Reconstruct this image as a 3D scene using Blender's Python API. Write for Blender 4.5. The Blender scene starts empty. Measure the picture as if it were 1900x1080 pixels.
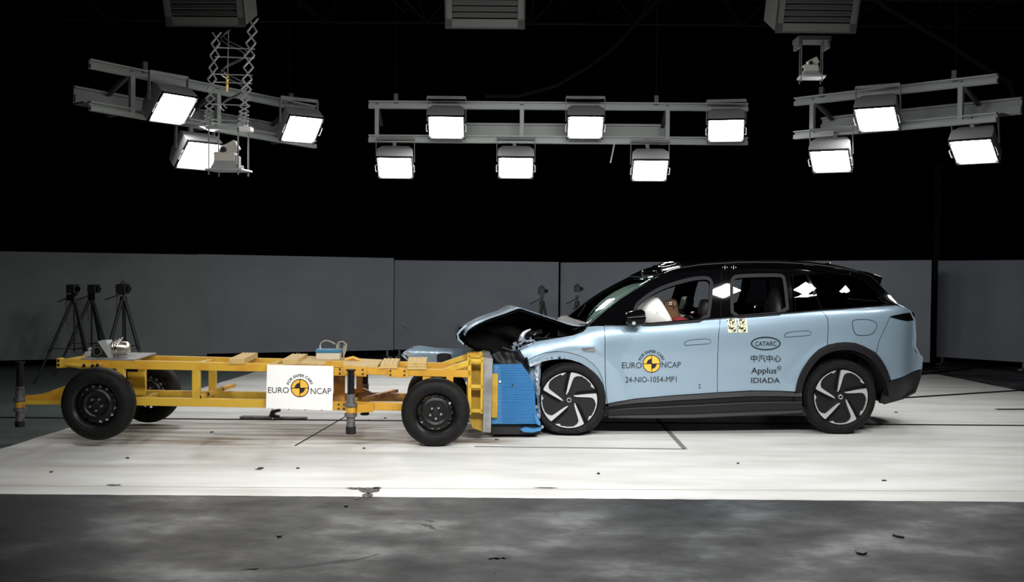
import bpy, bmesh, math, random
import numpy as np
from mathutils import Vector, Matrix
from mathutils.geometry import delaunay_2d_cdt

random.seed(7)
scene = bpy.context.scene
COL = scene.collection
PI = math.pi

# ------------------------------------------------------------------ camera
FPX = 1950.0
CAM_H = 1.75
PITCH = math.atan(54 / FPX)
ROLL = math.radians(0.45)
fwd = Vector((0, math.cos(PITCH), -math.sin(PITCH)))
r0 = Vector((1, 0, 0)); u0 = Vector((0, math.sin(PITCH), math.cos(PITCH)))
rgt = r0 * math.cos(ROLL) + u0 * math.sin(ROLL)
upv = u0 * math.cos(ROLL) - r0 * math.sin(ROLL)
cam_d = bpy.data.cameras.new('camera'); cam = bpy.data.objects.new('camera', cam_d); COL.objects.link(cam)
cam_d.sensor_width = 36.0; cam_d.lens = 36.0 * FPX / 1900.0; cam_d.clip_end = 200
cam.matrix_world = Matrix(((rgt.x, upv.x, -fwd.x, 0), (rgt.y, upv.y, -fwd.y, 0), (rgt.z, upv.z, -fwd.z, CAM_H), (0, 0, 0, 1)))
scene.camera = cam

# ------------------------------------------------------------------ world, exposure, off-frame half of the lamp ring
w = bpy.data.worlds.new('world'); scene.world = w; w.use_nodes = True
w.node_tree.nodes['Background'].inputs[0].default_value = (0.5, 0.6, 0.7, 1)
w.node_tree.nodes['Background'].inputs[1].default_value = 0.0
scene.view_settings.view_transform = 'Standard'
scene.view_settings.look = 'None'
scene.view_settings.gamma = 1.0
scene.view_settings.exposure = -0.25
scene.view_settings.use_curve_mapping = False

LAMP_L = 54.0            # radiance of a floodlight face
def aim_matrix(pos, target, tilt_deg):
    """frame whose -Z axis is the lamp's beam"""
    h = Vector((target[0] - pos[0], target[1] - pos[1], 0)).normalized()
    t = math.radians(tilt_deg)
    beam = h * math.cos(t) + Vector((0, 0, -math.sin(t)))
    z = -beam; x = Vector((0, 0, 1)).cross(h) * -1
    x.normalize(); y = z.cross(x)
    return Matrix(((x.x, y.x, z.x, pos[0]), (x.y, y.y, z.y, pos[1]), (x.z, y.z, z.z, pos[2]), (0, 0, 0, 1)))

RING_CENTRE = (0.5, 10.4)
def ring_light(x, y, z, tilt=50, k=1.0, spread=125, tgt=RING_CENTRE):
    ld = bpy.data.lights.new('ring_floodlight', 'AREA'); ld.shape = 'RECTANGLE'; ld.size = 0.50; ld.size_y = 0.42
    ld.energy = LAMP_L * 0.21 * PI * k; ld.color = (1, 0.985, 0.96); ld.spread = math.radians(spread)
    o = bpy.data.objects.new('ring_floodlight', ld); COL.objects.link(o)
    o.matrix_world = aim_matrix((x, y, z), tgt, tilt)
for (x, y, z, t, k) in [(-2.4, 4.6, 4.5, 37, .9), (-1.3, 4.8, 4.1, 37, 1.0), (-0.2, 4.6, 4.5, 37, 1.0), (0.9, 4.8, 4.1, 37, 1.1), (2.0, 4.6, 4.5, 37, 1.1), (3.1, 4.8, 4.1, 37, 1.1),
                     (3.26, 8.74, 4.4, 50, .8), (5.0, 8.9, 4.4, 50, .8), (6.8, 9.2, 4.4, 50, .8),
                     (-3.6, 6.3, 4.5, 40, .6), (-4.2, 7.1, 4.1, 40, .6)]:
    ring_light(x, y, z, t, k, 100)

# ------------------------------------------------------------------ helpers: picture -> place
def ray(px, py):
    return (fwd + rgt * ((px - 950) / FPX) - upv * ((py - 540) / FPX))
def at_y(px, py, Y):
    d = ray(px, py); t = Y / d.y
    return Vector((d.x * t, Y, CAM_H + d.z * t))
def on_floor(px, py, z=0.0):
    d = ray(px, py); t = (z - CAM_H) / d.z
    return Vector((d.x * t, d.y * t, z))
class Frame:
    def __init__(s, O, yaw):
        s.O = Vector(O); s.yaw = yaw
        s.a = Vector((math.cos(yaw), math.sin(yaw), 0)); s.b = Vector((-math.sin(yaw), math.cos(yaw), 0))
    def at(s, px, py, d):
        r = ray(px, py); c = Vector((0, 0, CAM_H)) - s.O
        t = (d - c.dot(s.b)) / r.dot(s.b)
        p = c + r * t
        return Vector((p.dot(s.a), d, p.z))
    def surf(s, px, py, S):
        d = 0.05
        for _ in range(9):
            p = s.at(px, py, d); d = 0.5 * d + 0.5 * S(p.x, p.z)
        return s.at(px, py, d)

# ------------------------------------------------------------------ helpers: materials
def mat(name, col, rough=0.5, metal=0.0, coat=0.0, emit=0.0, spec=0.5, noise=None, bump=None, coat_rough=0.03):
    m = bpy.data.materials.new(name); m.use_nodes = True
    nt = m.node_tree; b = nt.nodes['Principled BSDF']
    b.inputs['Base Color'].default_value = (*col, 1); b.inputs['Roughness'].default_value = rough
    b.inputs['Metallic'].default_value = metal; b.inputs['Coat Weight'].default_value = coat
    b.inputs['Coat Roughness'].default_value = coat_rough
    b.inputs['Specular IOR Level'].default_value = spec
    if emit:
        b.inputs['Emission Color'].default_value = (*col, 1); b.inputs['Emission Strength'].default_value = emit
    if noise:                                   # (scale, second colour, low, high)
        sc, c2, lo, hi = noise
        tc = nt.nodes.new('ShaderNodeTexCoord'); n = nt.nodes.new('ShaderNodeTexNoise'); r = nt.nodes.new('ShaderNodeValToRGB')
        n.inputs['Scale'].default_value = sc; n.inputs['Detail'].default_value = 6
        r.color_ramp.elements[0].position = lo; r.color_ramp.elements[1].position = hi
        r.color_ramp.elements[0].color = (*col, 1); r.color_ramp.elements[1].color = (*c2, 1)
        nt.links.new(tc.outputs['Object'], n.inputs['Vector']); nt.links.new(n.outputs['Fac'], r.inputs['Fac'])
        nt.links.new(r.outputs['Color'], b.inputs['Base Color'])
    if bump:
        tc = nt.nodes.new('ShaderNodeTexCoord'); n = nt.nodes.new('ShaderNodeTexNoise'); bp = nt.nodes.new('ShaderNodeBump')
        n.inputs['Scale'].default_value = bump[0]; bp.inputs['Strength'].default_value = bump[1]; bp.inputs['Distance'].default_value = 0.01
        nt.links.new(tc.outputs['Object'], n.inputs['Vector']); nt.links.new(n.outputs['Fac'], bp.inputs['Height'])
        nt.links.new(bp.outputs['Normal'], b.inputs['Normal'])
    return m
def glass(name, tint, refl=1.0):
    m = bpy.data.materials.new(name); m.use_nodes = True; nt = m.node_tree
    for n in list(nt.nodes): nt.nodes.remove(n)
    o = nt.nodes.new('ShaderNodeOutputMaterial'); mx = nt.nodes.new('ShaderNodeMixShader')
    t = nt.nodes.new('ShaderNodeBsdfTransparent'); g = nt.nodes.new('ShaderNodeBsdfGlossy'); f = nt.nodes.new('ShaderNodeFresnel')
    t.inputs['Color'].default_value = (*tint, 1); g.inputs['Roughness'].default_value = 0.015; f.inputs['IOR'].default_value = 1.5
    g.inputs['Color'].default_value = (refl, refl, refl, 1)
    ge = nt.nodes.new('ShaderNodeNewGeometry'); mr = nt.nodes.new('ShaderNodeMapRange'); mr.inputs[3].default_value = 1.5; mr.inputs[4].default_value = 1 / 1.5
    nt.links.new(ge.outputs['Backfacing'], mr.inputs[0]); nt.links.new(mr.outputs[0], f.inputs['IOR'])      # same reflection from either side of the pane
    nt.links.new(f.outputs[0], mx.inputs[0]); nt.links.new(t.outputs[0], mx.inputs[1]); nt.links.new(g.outputs[0], mx.inputs[2])
    nt.links.new(mx.outputs[0], o.inputs[0]); return m

M = {}
M['paint'] = mat('light_blue_paint', (0.275, 0.38, 0.475), 0.36, 0.35, coat=1.0)
M['black_gloss'] = mat('gloss_black_paint', (0.002, 0.002, 0.0025), 0.05, coat=1.0)
M['mirror_black'] = mat('satin_black', (0.002, 0.002, 0.002), 0.2, spec=0.15)
M['black'] = mat('matt_black', (0.006, 0.006, 0.007), 0.6)
M['liner'] = mat('wheel_liner_felt', (0.006, 0.006, 0.006), 0.95, spec=0.1)
M['trim'] = mat('dark_grey_cladding', (0.007, 0.007, 0.009), 0.5, spec=0.35, bump=(180, 0.12))
M['rubber'] = mat('tyre_rubber', (0.004, 0.004, 0.0043), 0.65, spec=0.2, noise=(14, (0.010, 0.0095, 0.009), 0.45, 0.75))
M['alloy'] = mat('machined_alloy', (0.60, 0.60, 0.62), 0.32, 0.5)
M['wheel_dark'] = mat('dark_wheel_paint', (0.011, 0.011, 0.012), 0.35, 0.3)
M['steel_black'] = mat('black_enamelled_steel', (0.003, 0.003, 0.0033), 0.42, 0.0, coat=0.1, coat_rough=.2, spec=.3)
M['bolt'] = mat('zinc_bolt', (0.5, 0.5, 0.5), 0.3, 0.9)
M['silver'] = mat('polished_silver', (0.62, 0.58, 0.53), 0.3, 0.9)
M['chrome'] = mat('chrome', (0.75, 0.73, 0.70), 0.12, 1.0)
M['yellow'] = mat('worn_yellow_paint', (0.57, 0.345, 0.030), 0.48, noise=(5.0, (0.52, 0.235, 0.018), 0.48, 0.70))
M['yellow_clean'] = mat('yellow_paint', (0.55, 0.345, 0.032), 0.45, noise=(6.0, (0.30, 0.17, 0.03), 0.52, 0.78))
M['orange'] = mat('orange_paint', (0.54, 0.285, 0.026), 0.45, noise=(8.0, (0.34, 0.15, 0.02), 0.52, 0.75))
M['rust'] = mat('scratched_brown_steel', (0.24, 0.12, 0.05), 0.5, 0.2, noise=(9.0, (0.60, 0.28, 0.05), 0.45, 0.62))
M['plywood'] = mat('pale_wood', (0.50, 0.35, 0.13), 0.7, noise=(22.0, (0.36, 0.23, 0.06), 0.5, 0.8))
M['white_board'] = mat('white_board', (0.86, 0.86, 0.85), 0.5)
M['ink'] = mat('black_print', (0.008, 0.010, 0.013), 0.45)
M['badge_yellow'] = mat('badge_yellow', (0.80, 0.45, 0.05), 0.5)
M['sticker'] = mat('sticker_cream', (0.80, 0.76, 0.48), 0.6)
M['grey_plate'] = mat('raw_grey_plate', (0.30, 0.30, 0.30), 0.5, 0.5, noise=(7.0, (0.18, 0.18, 0.17), 0.45, 0.7))
M['steel'] = mat('dull_steel', (0.17, 0.17, 0.175), 0.45, 0.6, noise=(15.0, (0.06, 0.055, 0.05), 0.5, 0.7))
M['barrier'] = mat('blue_barrier', (0.045, 0.19, 0.40), 0.42, 0.15)
M['barrier_dark'] = mat('dark_blue_barrier', (0.02, 0.09, 0.22), 0.5)
M['glass_clear'] = glass('clear_glass', (0.82, 0.86, 0.85))
M['glass_screen'] = glass('windscreen_glass', (0.72, 0.80, 0.77), 1.0)
M['glass_dark'] = glass('privacy_glass', (0.035, 0.035, 0.04), 1.0)
M['airbag'] = mat('airbag_fabric', (0.80, 0.80, 0.78), 0.8)
M['dummy'] = mat('brown_vinyl_skin', (0.12, 0.065, 0.032), 0.55)
M['red_cloth'] = mat('red_cotton', (0.26, 0.012, 0.02), 0.8)
M['seat'] = mat('dark_seat_leather', (0.012, 0.011, 0.012), 0.45)
M['seam_grey'] = mat('grey_window_seal', (0.012, 0.012, 0.015), 0.6, spec=0.2)
M['lamp_glass'] = mat('lit_lamp_lens', (1.0, 0.985, 0.97), 0.5, emit=LAMP_L)
M['lamp_body'] = mat('dark_lamp_casting', (0.34, 0.35, 0.35), 0.55)
M['alu'] = mat('grey_aluminium_profile', (0.42, 0.45, 0.44), 0.45, 0.3)
M['alu_dark'] = mat('dim_aluminium_profile', (0.13, 0.14, 0.14), 0.5, 0.3)
M['unit_grey'] = mat('grey_sheet_metal', (0.13, 0.133, 0.13), 0.55)
M['screen'] = mat('grey_screen_board', (0.235, 0.255, 0.295), 0.8, noise=(1.5, (0.215, 0.235, 0.272), 0.4, 0.6))
M['screen_green'] = mat('greenish_screen_board', (0.20, 0.23, 0.228), 0.8, noise=(1.5, (0.18, 0.205, 0.204), 0.4, 0.6))
M['void'] = mat('black_drape', (0.004, 0.004, 0.0045), 0.95, spec=0.05)
M['hall'] = mat('dark_hall_cladding', (0.012, 0.014, 0.014), 0.9, spec=0.1)
M['lattice'] = mat('teal_roof_steel', (0.020, 0.040, 0.038), 0.6)
M['tripod'] = mat('tripod_black', (0.010, 0.010, 0.012), 0.5)
M['white_plastic'] = mat('off_white_plastic', (0.55, 0.54, 0.48), 0.5)
M['beige'] = mat('beige_battery_case', (0.52, 0.46, 0.36), 0.55)
M['blue_lid'] = mat('blue_battery_lid', (0.03, 0.16, 0.30), 0.4)
M['cable'] = mat('grey_cable', (0.35, 0.33, 0.28), 0.5)
M['brass'] = mat('brass', (0.6, 0.4, 0.08), 0.3, 0.9)
M['chip'] = mat('black_plastic_chip', (0.01, 0.01, 0.01), 0.5)
M['groove'] = mat('groove_black', (0.004, 0.004, 0.004), 0.8, spec=0.1)
M['crumple'] = mat('bare_crumpled_metal', (0.55, 0.60, 0.66), 0.3, 0.6, noise=(30, (0.25, 0.30, 0.36), 0.45, 0.6))
M['tail'] = mat('tail_lamp_smoked', (0.004, 0.002, 0.0025), 0.08, coat=1)

def concrete():
    m = mat('dark_polished_concrete', (0.05, 0.052, 0.054), 0.4, spec=0.3); nt = m.node_tree; b = nt.nodes['Principled BSDF']
    tc = nt.nodes.new('ShaderNodeTexCoord'); mp = nt.nodes.new('ShaderNodeMapping')
    mp.inputs['Scale'].default_value = (1.1, 1.5, 1)
    nt.links.new(tc.outputs['Object'], mp.inputs['Vector'])
    n1 = nt.nodes.new('ShaderNodeTexNoise'); n1.inputs['Scale'].default_value = 1.3; n1.inputs['Detail'].default_value = 10; n1.inputs['Roughness'].default_value = 0.62
    n2 = nt.nodes.new('ShaderNodeTexNoise'); n2.inputs['Scale'].default_value = 3.4; n2.inputs['Detail'].default_value = 10; n2.inputs['Roughness'].default_value = 0.7
    for n in (n1, n2): nt.links.new(mp.outputs[0], n.inputs['Vector'])
    r = nt.nodes.new('ShaderNodeValToRGB'); e = r.color_ramp.elements
    e[0].position = 0.34; e[0].color = (0.007, 0.0073, 0.008, 1); e[1].position = 0.70; e[1].color = (0.105, 0.110, 0.112, 1)
    x = e.new(0.53); x.color = (0.021, 0.022, 0.023, 1)
    nt.links.new(n1.outputs['Fac'], r.inputs['Fac'])
    r2 = nt.nodes.new('ShaderNodeValToRGB'); r2.color_ramp.elements[0].position = 0.30; r2.color_ramp.elements[1].position = 0.40
    r2.color_ramp.elements[0].color = (0.35, 0.35, 0.35, 1); r2.color_ramp.elements[1].color = (1, 1, 1, 1)
    nt.links.new(n2.outputs['Fac'], r2.inputs['Fac'])
    mu = nt.nodes.new('ShaderNodeMixRGB'); mu.blend_type = 'MULTIPLY'; mu.inputs[0].default_value = 1
    nt.links.new(r.outputs[0], mu.inputs[1]); nt.links.new(r2.outputs[0], mu.inputs[2]); nt.links.new(mu.outputs[0], b.inputs['Base Color'])
    r3 = nt.nodes.new('ShaderNodeValToRGB'); r3.color_ramp.elements[0].position = 0.35; r3.color_ramp.elements[1].position = 0.65
    r3.color_ramp.elements[0].color = (0.62, 0.62, 0.62, 1); r3.color_ramp.elements[1].color = (0.42, 0.42, 0.42, 1)
    nt.links.new(n1.outputs['Fac'], r3.inputs['Fac']); nt.links.new(r3.outputs[0], b.inputs['Roughness'])
    return m
def white_floor():
    m = mat('white_painted_floor', (0.8, 0.8, 0.8), 0.45); nt = m.node_tree; b = nt.nodes['Principled BSDF']
    tc = nt.nodes.new('ShaderNodeTexCoord'); mp = nt.nodes.new('ShaderNodeMapping'); mp.inputs['Scale'].default_value = (0.35, 1.6, 1)
    nt.links.new(tc.outputs['Object'], mp.inputs['Vector'])
    n1 = nt.nodes.new('ShaderNodeTexNoise'); n1.inputs['Scale'].default_value = 2.0; n1.inputs['Detail'].default_value = 8; n1.inputs['Roughness'].default_value = 0.6
    nt.links.new(mp.outputs[0], n1.inputs['Vector'])
    r = nt.nodes.new('ShaderNodeValToRGB'); e = r.color_ramp.elements
    e[0].position = 0.30; e[0].color = (0.50, 0.49, 0.46, 1); e[1].position = 0.62; e[1].color = (0.68, 0.69, 0.68, 1)
    nt.links.new(n1.outputs['Fac'], r.inputs['Fac'])
    # brown skid dirt in the lane the trolley runs along
    mp2 = nt.nodes.new('ShaderNodeMapping'); mp2.inputs['Scale'].default_value = (0.28, 2.6, 1)
    nt.links.new(tc.outputs['Object'], mp2.inputs['Vector'])
    n2 = nt.nodes.new('ShaderNodeTexNoise'); n2.inputs['Scale'].default_value = 3.0; n2.inputs['Detail'].default_value = 6
    nt.links.new(mp2.outputs[0], n2.inputs['Vector'])
    r2 = nt.nodes.new('ShaderNodeValToRGB'); r2.color_ramp.elements[0].position = 0.42; r2.color_ramp.elements[1].position = 0.62
    nt.links.new(n2.outputs['Fac'], r2.inputs['Fac'])
    sp = nt.nodes.new('ShaderNodeSeparateXYZ'); nt.links.new(tc.outputs['Object'], sp.inputs[0])
    def window(sock, lo, hi, soft):
        a = nt.nodes.new('ShaderNodeMapRange'); a.interpolation_type = 'SMOOTHSTEP'; a.inputs[1].default_value = lo - soft; a.inputs[2].default_value = lo
        c = nt.nodes.new('ShaderNodeMapRange'); c.interpolation_type = 'SMOOTHSTEP'; c.inputs[1].default_value = hi; c.inputs[2].default_value = hi + soft; c.inputs[3].default_value = 1; c.inputs[4].default_value = 0
        nt.links.new(sock, a.inputs[0]); nt.links.new(sock, c.inputs[0])
        mm = nt.nodes.new('ShaderNodeMath'); mm.operation = 'MULTIPLY'; nt.links.new(a.outputs[0], mm.inputs[0]); nt.links.new(c.outputs[0], mm.inputs[1]); return mm
    wx = window(sp.outputs[0], -4.2, -0.2, 0.6); wy = window(sp.outputs[1], 10.0, 11.2, 0.35)
    mw = nt.nodes.new('ShaderNodeMath'); mw.operation = 'MULTIPLY'; nt.links.new(wx.outputs[0], mw.inputs[0]); nt.links.new(wy.outputs[0], mw.inputs[1])
    ms = nt.nodes.new('ShaderNodeMath'); ms.operation = 'MULTIPLY'; nt.links.new(mw.outputs[0], ms.inputs[0]); nt.links.new(r2.outputs[0], ms.inputs[1])
    m3 = nt.nodes.new('ShaderNodeMath'); m3.operation = 'MULTIPLY'; m3.inputs[1].default_value = 0.95; nt.links.new(ms.outputs[0], m3.inputs[0])
    mx = nt.nodes.new('ShaderNodeMixRGB'); nt.links.new(m3.outputs[0], mx.inputs[0]); nt.links.new(r.outputs[0], mx.inputs[1]); mx.inputs[2].default_value = (0.22, 0.17, 0.12, 1)
    nt.links.new(mx.outputs[0], b.inputs['Base Color'])
    return m
M['concrete'] = concrete(); M['white_floor'] = white_floor()

# ------------------------------------------------------------------ helpers: objects and meshes
def tag(o, label=None, cat=None, group=None, kind=None):
    if label: o['label'] = label
    if cat: o['category'] = cat
    if group: o['group'] = group
    if kind: o['kind'] = kind
    return o
def empty(name, loc, yaw=0.0, label=None, cat=None, group=None):
    o = bpy.data.objects.new(name, None); COL.objects.link(o); o.location = loc; o.rotation_euler = (0, 0, yaw)
    o.empty_display_size = 0.1
    return tag(o, label, cat, group)
def set_smooth(me, ang=35):
    me.polygons.foreach_set('use_smooth', [True] * len(me.polygons))
    try: me.set_sharp_from_angle(angle=math.radians(ang))
    except Exception: pass
class MB:
    def __init__(s): s.v = []; s.f = []
    def add(s, vs, fs):
        n = len(s.v); s.v += [tuple(v) for v in vs]; s.f += [tuple(i + n for i in f) for f in fs]; return s
    def box(s, c, size, rot=None):
        hx, hy, hz = size[0] / 2, size[1] / 2, size[2] / 2; R = rot or Matrix.Identity(3); c = Vector(c)
        vs = [c + R @ Vector((x * hx, y * hy, z * hz)) for x in (-1, 1) for y in (-1, 1) for z in (-1, 1)]
        return s.add(vs, [(0, 1, 3, 2), (4, 6, 7, 5), (0, 4, 5, 1), (2, 3, 7, 6), (0, 2, 6, 4), (1, 5, 7, 3)])
    def beam(s, p0, p1, wd, h, up=(0, 0, 1)):
        p0 = Vector(p0); p1 = Vector(p1); x = (p1 - p0).normalized(); u = Vector(up)
        y = u.cross(x)
        if y.length < 1e-4: y = Vector((0, 1, 0)).cross(x)
        y.normalize(); z = x.cross(y)
        R = Matrix((x, y, z)).transposed()
        return s.box((p0 + p1) / 2, ((p1 - p0).length, wd, h), R)
    def cyl(s, p0, p1, r, r1=None, seg=16, cap=True):
        p0 = Vector(p0); p1 = Vector(p1); r1 = r if r1 is None else r1
        x = (p1 - p0).normalized(); a = Vector((0, 0, 1)) if abs(x.z) < 0.9 else Vector((1, 0, 0))
        y = a.cross(x).normalized(); z = x.cross(y)
        vs = []
        for p, rr in ((p0, r), (p1, r1)):
            for i in range(seg):
                t = 2 * PI * i / seg; vs.append(p + (y * math.cos(t) + z * math.sin(t)) * rr)
        fs = [(i, (i + 1) % seg, seg + (i + 1) % seg, seg + i) for i in range(seg)]
        if cap: fs += [tuple(reversed(range(seg))), tuple(range(seg, 2 * seg))]
        return s.add(vs, fs)
    def tube(s, pts, r, seg=8):
        pts = [Vector(p) for p in pts]; n = len(pts); vs = []; prev = None
        for i, p in enumerate(pts):
            t = (pts[min(i + 1, n - 1)] - pts[max(i - 1, 0)]).normalized()
            if prev is None: a = Vector((0, 0, 1)) if abs(t.z) < 0.9 else Vector((1, 0, 0)); y = a.cross(t).normalized()
            else: y = (prev - t * prev.dot(t)).normalized()
            prev = y; z = t.cross(y); rr = r[i] if isinstance(r, (list, tuple)) else r
            vs += [p + (y * math.cos(2 * PI * k / seg) + z * math.sin(2 * PI * k / seg)) * rr for k in range(seg)]
        fs = [(i * seg + k, i * seg + (k + 1) % seg, (i + 1) * seg + (k + 1) % seg, (i + 1) * seg + k) for i in range(n - 1) for k in range(seg)]
        fs += [tuple(reversed(range(seg))), tuple((n - 1) * seg + k for k in range(seg))]
        return s.add(vs, fs)
    def lathe(s, prof, c, seg=48, axis='y', fn=None, closed=False):
        """prof: list of (radius, offset along axis)"""
        c = Vector(c); vs = []
        for i in range(seg):
            t = 2 * PI * i / seg
            for j, (r, o) in enumerate(prof):
                if fn: r, o = fn(i, j, r, o)
                if axis == 'y': vs.append(c + Vector((r * math.cos(t), o, r * math.sin(t))))
                elif axis == 'x': vs.append(c + Vector((o, r * math.cos(t), r * math.sin(t))))
                else: vs.append(c + Vector((r * math.cos(t), r * math.sin(t), o)))
        n = len(prof); fs = []
        for i in range(seg):
            for j in range(n if closed else n - 1):
                k = (j + 1) % n
                fs.append((i * n + j, ((i + 1) % seg) * n + j, ((i + 1) % seg) * n + k, i * n + k))
        return s.add(vs, fs)
    def plate(s, pts, off):
        """extruded polygon: pts (3D loop), off = extrusion vector"""
        n = len(pts); off = Vector(off); vs = [Vector(p) for p in pts] + [Vector(p) + off for p in pts]
        fs = [tuple(range(n)), tuple(reversed(range(n, 2 * n)))] + [(i, n + i, n + (i + 1) % n, (i + 1) % n) for i in range(n)]
        return s.add(vs, fs)
    def ball(s, c, r, seg=16, rings=10):
        r = r if isinstance(r, (tuple, list)) else (r, r, r); c = Vector(c); vs = []; fs = []
        for i in range(rings + 1):
            p = PI * i / rings
            for k in range(seg):
                t = 2 * PI * k / seg
                vs.append(c + Vector((r[0] * math.sin(p) * math.cos(t), r[1] * math.sin(p) * math.sin(t), r[2] * math.cos(p))))
        for i in range(rings):
            for k in range(seg): fs.append((i * seg + k, (i + 1) * seg + k, (i + 1) * seg + (k + 1) % seg, i * seg + (k + 1) % seg))
        return s.add(vs, fs)
    def grid(s, rows):
        """rows: list of equal length rows of points"""
        n = len(rows[0]); vs = [p for r in rows for p in r]
        fs = [(i * n + j, i * n + j + 1, (i + 1) * n + j + 1, (i + 1) * n + j) for i in range(len(rows) - 1) for j in range(n - 1)]
        return s.add(vs, fs)
    def build(s, name, m, parent=None, bevel=0.0, smooth=True, ang=35, loc=None, solid=0.0):
        me = bpy.data.meshes.new(name); me.from_pydata(s.v, [], s.f)
        bm = bmesh.new(); bm.from_mesh(me); bmesh.ops.remove_doubles(bm, verts=bm.verts, dist=1e-5)
        bmesh.ops.recalc_face_normals(bm, faces=bm.faces); bm.to_mesh(me); bm.free(); me.update()
        me.materials.append(m)
        if smooth: set_smooth(me, ang)
        o = bpy.data.objects.new(name, me); COL.objects.link(o)
        if parent: o.parent = parent
        if loc: o.location = loc
        if solid:
            md = o.modifiers.new('solid', 'SOLIDIFY'); md.thickness = solid; md.offset = 0
        if bevel:
            md = o.modifiers.new('bevel', 'BEVEL'); md.width = bevel; md.segments = 2; md.limit_method = 'ANGLE'; md.angle_limit = math.radians(40)
        return o

def inside(P, loop):
    x, y = P; c = False; n = len(loop); j = n - 1
    for i in range(n):
        xi, yi = loop[i]; xj, yj = loop[j]
        if (yi > y) != (yj > y) and x < (xj - xi) * (y - yi) / (yj - yi) + xi: c = not c
        j = i
    return c
def densify(loop, step):
    out = []; n = len(loop)
    for i in range(n):
        a = Vector(loop[i]); b = Vector(loop[(i + 1) % n]); k = max(1, int((b - a).length / step))
        for q in range(k): out.append(tuple(a + (b - a) * q / k))
    return out
def smooth_loop(pts, it=1, closed=True):
    for _ in range(it):
        out = []; n = len(pts)
        for i in range(n if closed else n - 1):
            a = Vector(pts[i]); b = Vector(pts[(i + 1) % n]); out += [tuple(a * .75 + b * .25), tuple(a * .25 + b * .75)]
        if not closed: out = [tuple(pts[0])] + out + [tuple(pts[-1])]
        pts = out
    return pts
def inset(loop, k):
    n = len(loop); A = sum(loop[i][0] * loop[(i + 1) % n][1] - loop[(i + 1) % n][0] * loop[i][1] for i in range(n)); sg = 1 if A > 0 else -1
    out = []
    for i in range(n):
        p = Vector(loop[i]); a = (p - Vector(loop[i - 1])); b = (Vector(loop[(i + 1) % n]) - p)
        if a.length < 1e-9 or b.length < 1e-9: out.append(tuple(p)); continue
        a.normalize(); b.normalize()
        na = Vector((-a.y, a.x)) * sg; nb = Vector((-b.y, b.x)) * sg; m = na + nb
        if m.length < 0.3: m = na
        else: m = m / max(0.5, m.dot(na))
        out.append(tuple(p + m * k))
    return out
def cdt(outer, holes, step):
    """triangulate a 2D region with interior grid points"""
    loops = [outer] + list(holes); verts = []; edges = []
    for L in loops:
        n0 = len(verts); verts += [Vector(p) for p in L]; edges += [(n0 + i, n0 + (i + 1) % len(L)) for i in range(len(L))]
    xs = [p[0] for p in outer]; ys = [p[1] for p in outer]
    bd = np.array([[p[0], p[1]] for p in verts])
    x = min(xs) + step * .5; row = 0
    while x < max(xs):
        y = min(ys) + step * (.5 if row % 2 else .9)
        while y < max(ys):
            if inside((x, y), outer) and not any(inside((x, y), h) for h in holes):
                if np.min((bd[:, 0] - x) ** 2 + (bd[:, 1] - y) ** 2) > (step * .45) ** 2: verts.append(Vector((x, y)))
            y += step
        x += step * .87; row += 1
    V, E, F, *_ = delaunay_2d_cdt(verts, edges, [], 0, 1e-7)
    T = []
    for f in F:
        c = sum((V[i] for i in f), Vector((0, 0))) / len(f)
        if inside((c.x, c.y), outer) and not any(inside((c.x, c.y), h) for h in holes):
            if (V[f[1]] - V[f[0]]).cross(V[f[2]] - V[f[1]]) < 0: f = tuple(reversed(f))
            T.append(tuple(f))
    return V, T
def sheet(name, outer, holes, S, m, parent, step=0.03, flange=0.02, lift=0.0, mirror=None, flat=False, label=None):
    """panel over region (u,z) of the surface d=S(u,z); near face looks to -d; analytic normals; edge flange turned inwards"""
    V, T = cdt(outer, holes, step)
    def nrm(u, z):
        e = 0.012; du = (S(u + e, z) - S(u - e, z)) / (2 * e); dz = (S(u, z + e) - S(u, z - e)) / (2 * e)
        return Vector((du, -1, dz)).normalized()
    vs = []; ns = []
    for v in V:
        n = nrm(v.x, v.y); vs.append(Vector((v.x, S(v.x, v.y), v.y)) + n * lift); ns.append(n)
    fs = [tuple(reversed(t)) if False else t for t in T]
    cnt = {}
    for t in T:
        for i in range(len(t)):
            a, b = t[i], t[(i + 1) % len(t)]; cnt[(a, b)] = cnt.get((a, b), 0) + 1
    bedges = [(a, b) for (a, b) in cnt if (b, a) not in cnt]
    used = sorted({i for t in T for i in t}); mp = {k: i for i, k in enumerate(used)}
    vs = [vs[k] for k in used]; ns = [ns[k] for k in used]; fs = [tuple(mp[i] for i in t) for t in fs]
    if flange:
        for (a, b) in bedges:
            a = mp[a]; b = mp[b]; n0 = len(vs)
            pa, pb = vs[a], vs[b]; tdir = (pb - pa).normalized() if (pb - pa).length > 1e-9 else Vector((1, 0, 0))
            fn = tdir.cross(Vector((0, 1, 0)))
            fn = fn.normalized() if fn.length > 1e-6 else Vector((0, -1, 0))
            vs += [pa.copy(), pb.copy(), pb - ns[b] * flange, pa - ns[a] * flange]; ns += [fn] * 4
            fs.append((n0 + 1, n0, n0 + 3, n0 + 2))
    if mirror is not None:
        vs = [Vector((v.x, mirror - v.y, v.z)) for v in vs]; ns = [Vector((n.x, -n.y, n.z)) for n in ns]; fs = [tuple(reversed(f)) for f in fs]
    me = bpy.data.meshes.new(name); me.from_pydata([tuple(v) for v in vs], [], fs)
    me.polygons.foreach_set('use_smooth', [True] * len(me.polygons)); me.update()
    me.normals_split_custom_set_from_vertices([tuple(n) for n in ns])
    me.materials.append(m); o = bpy.data.objects.new(name, me); COL.objects.link(o); o.parent = parent
    if label: o['label'] = label
    return o

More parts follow.
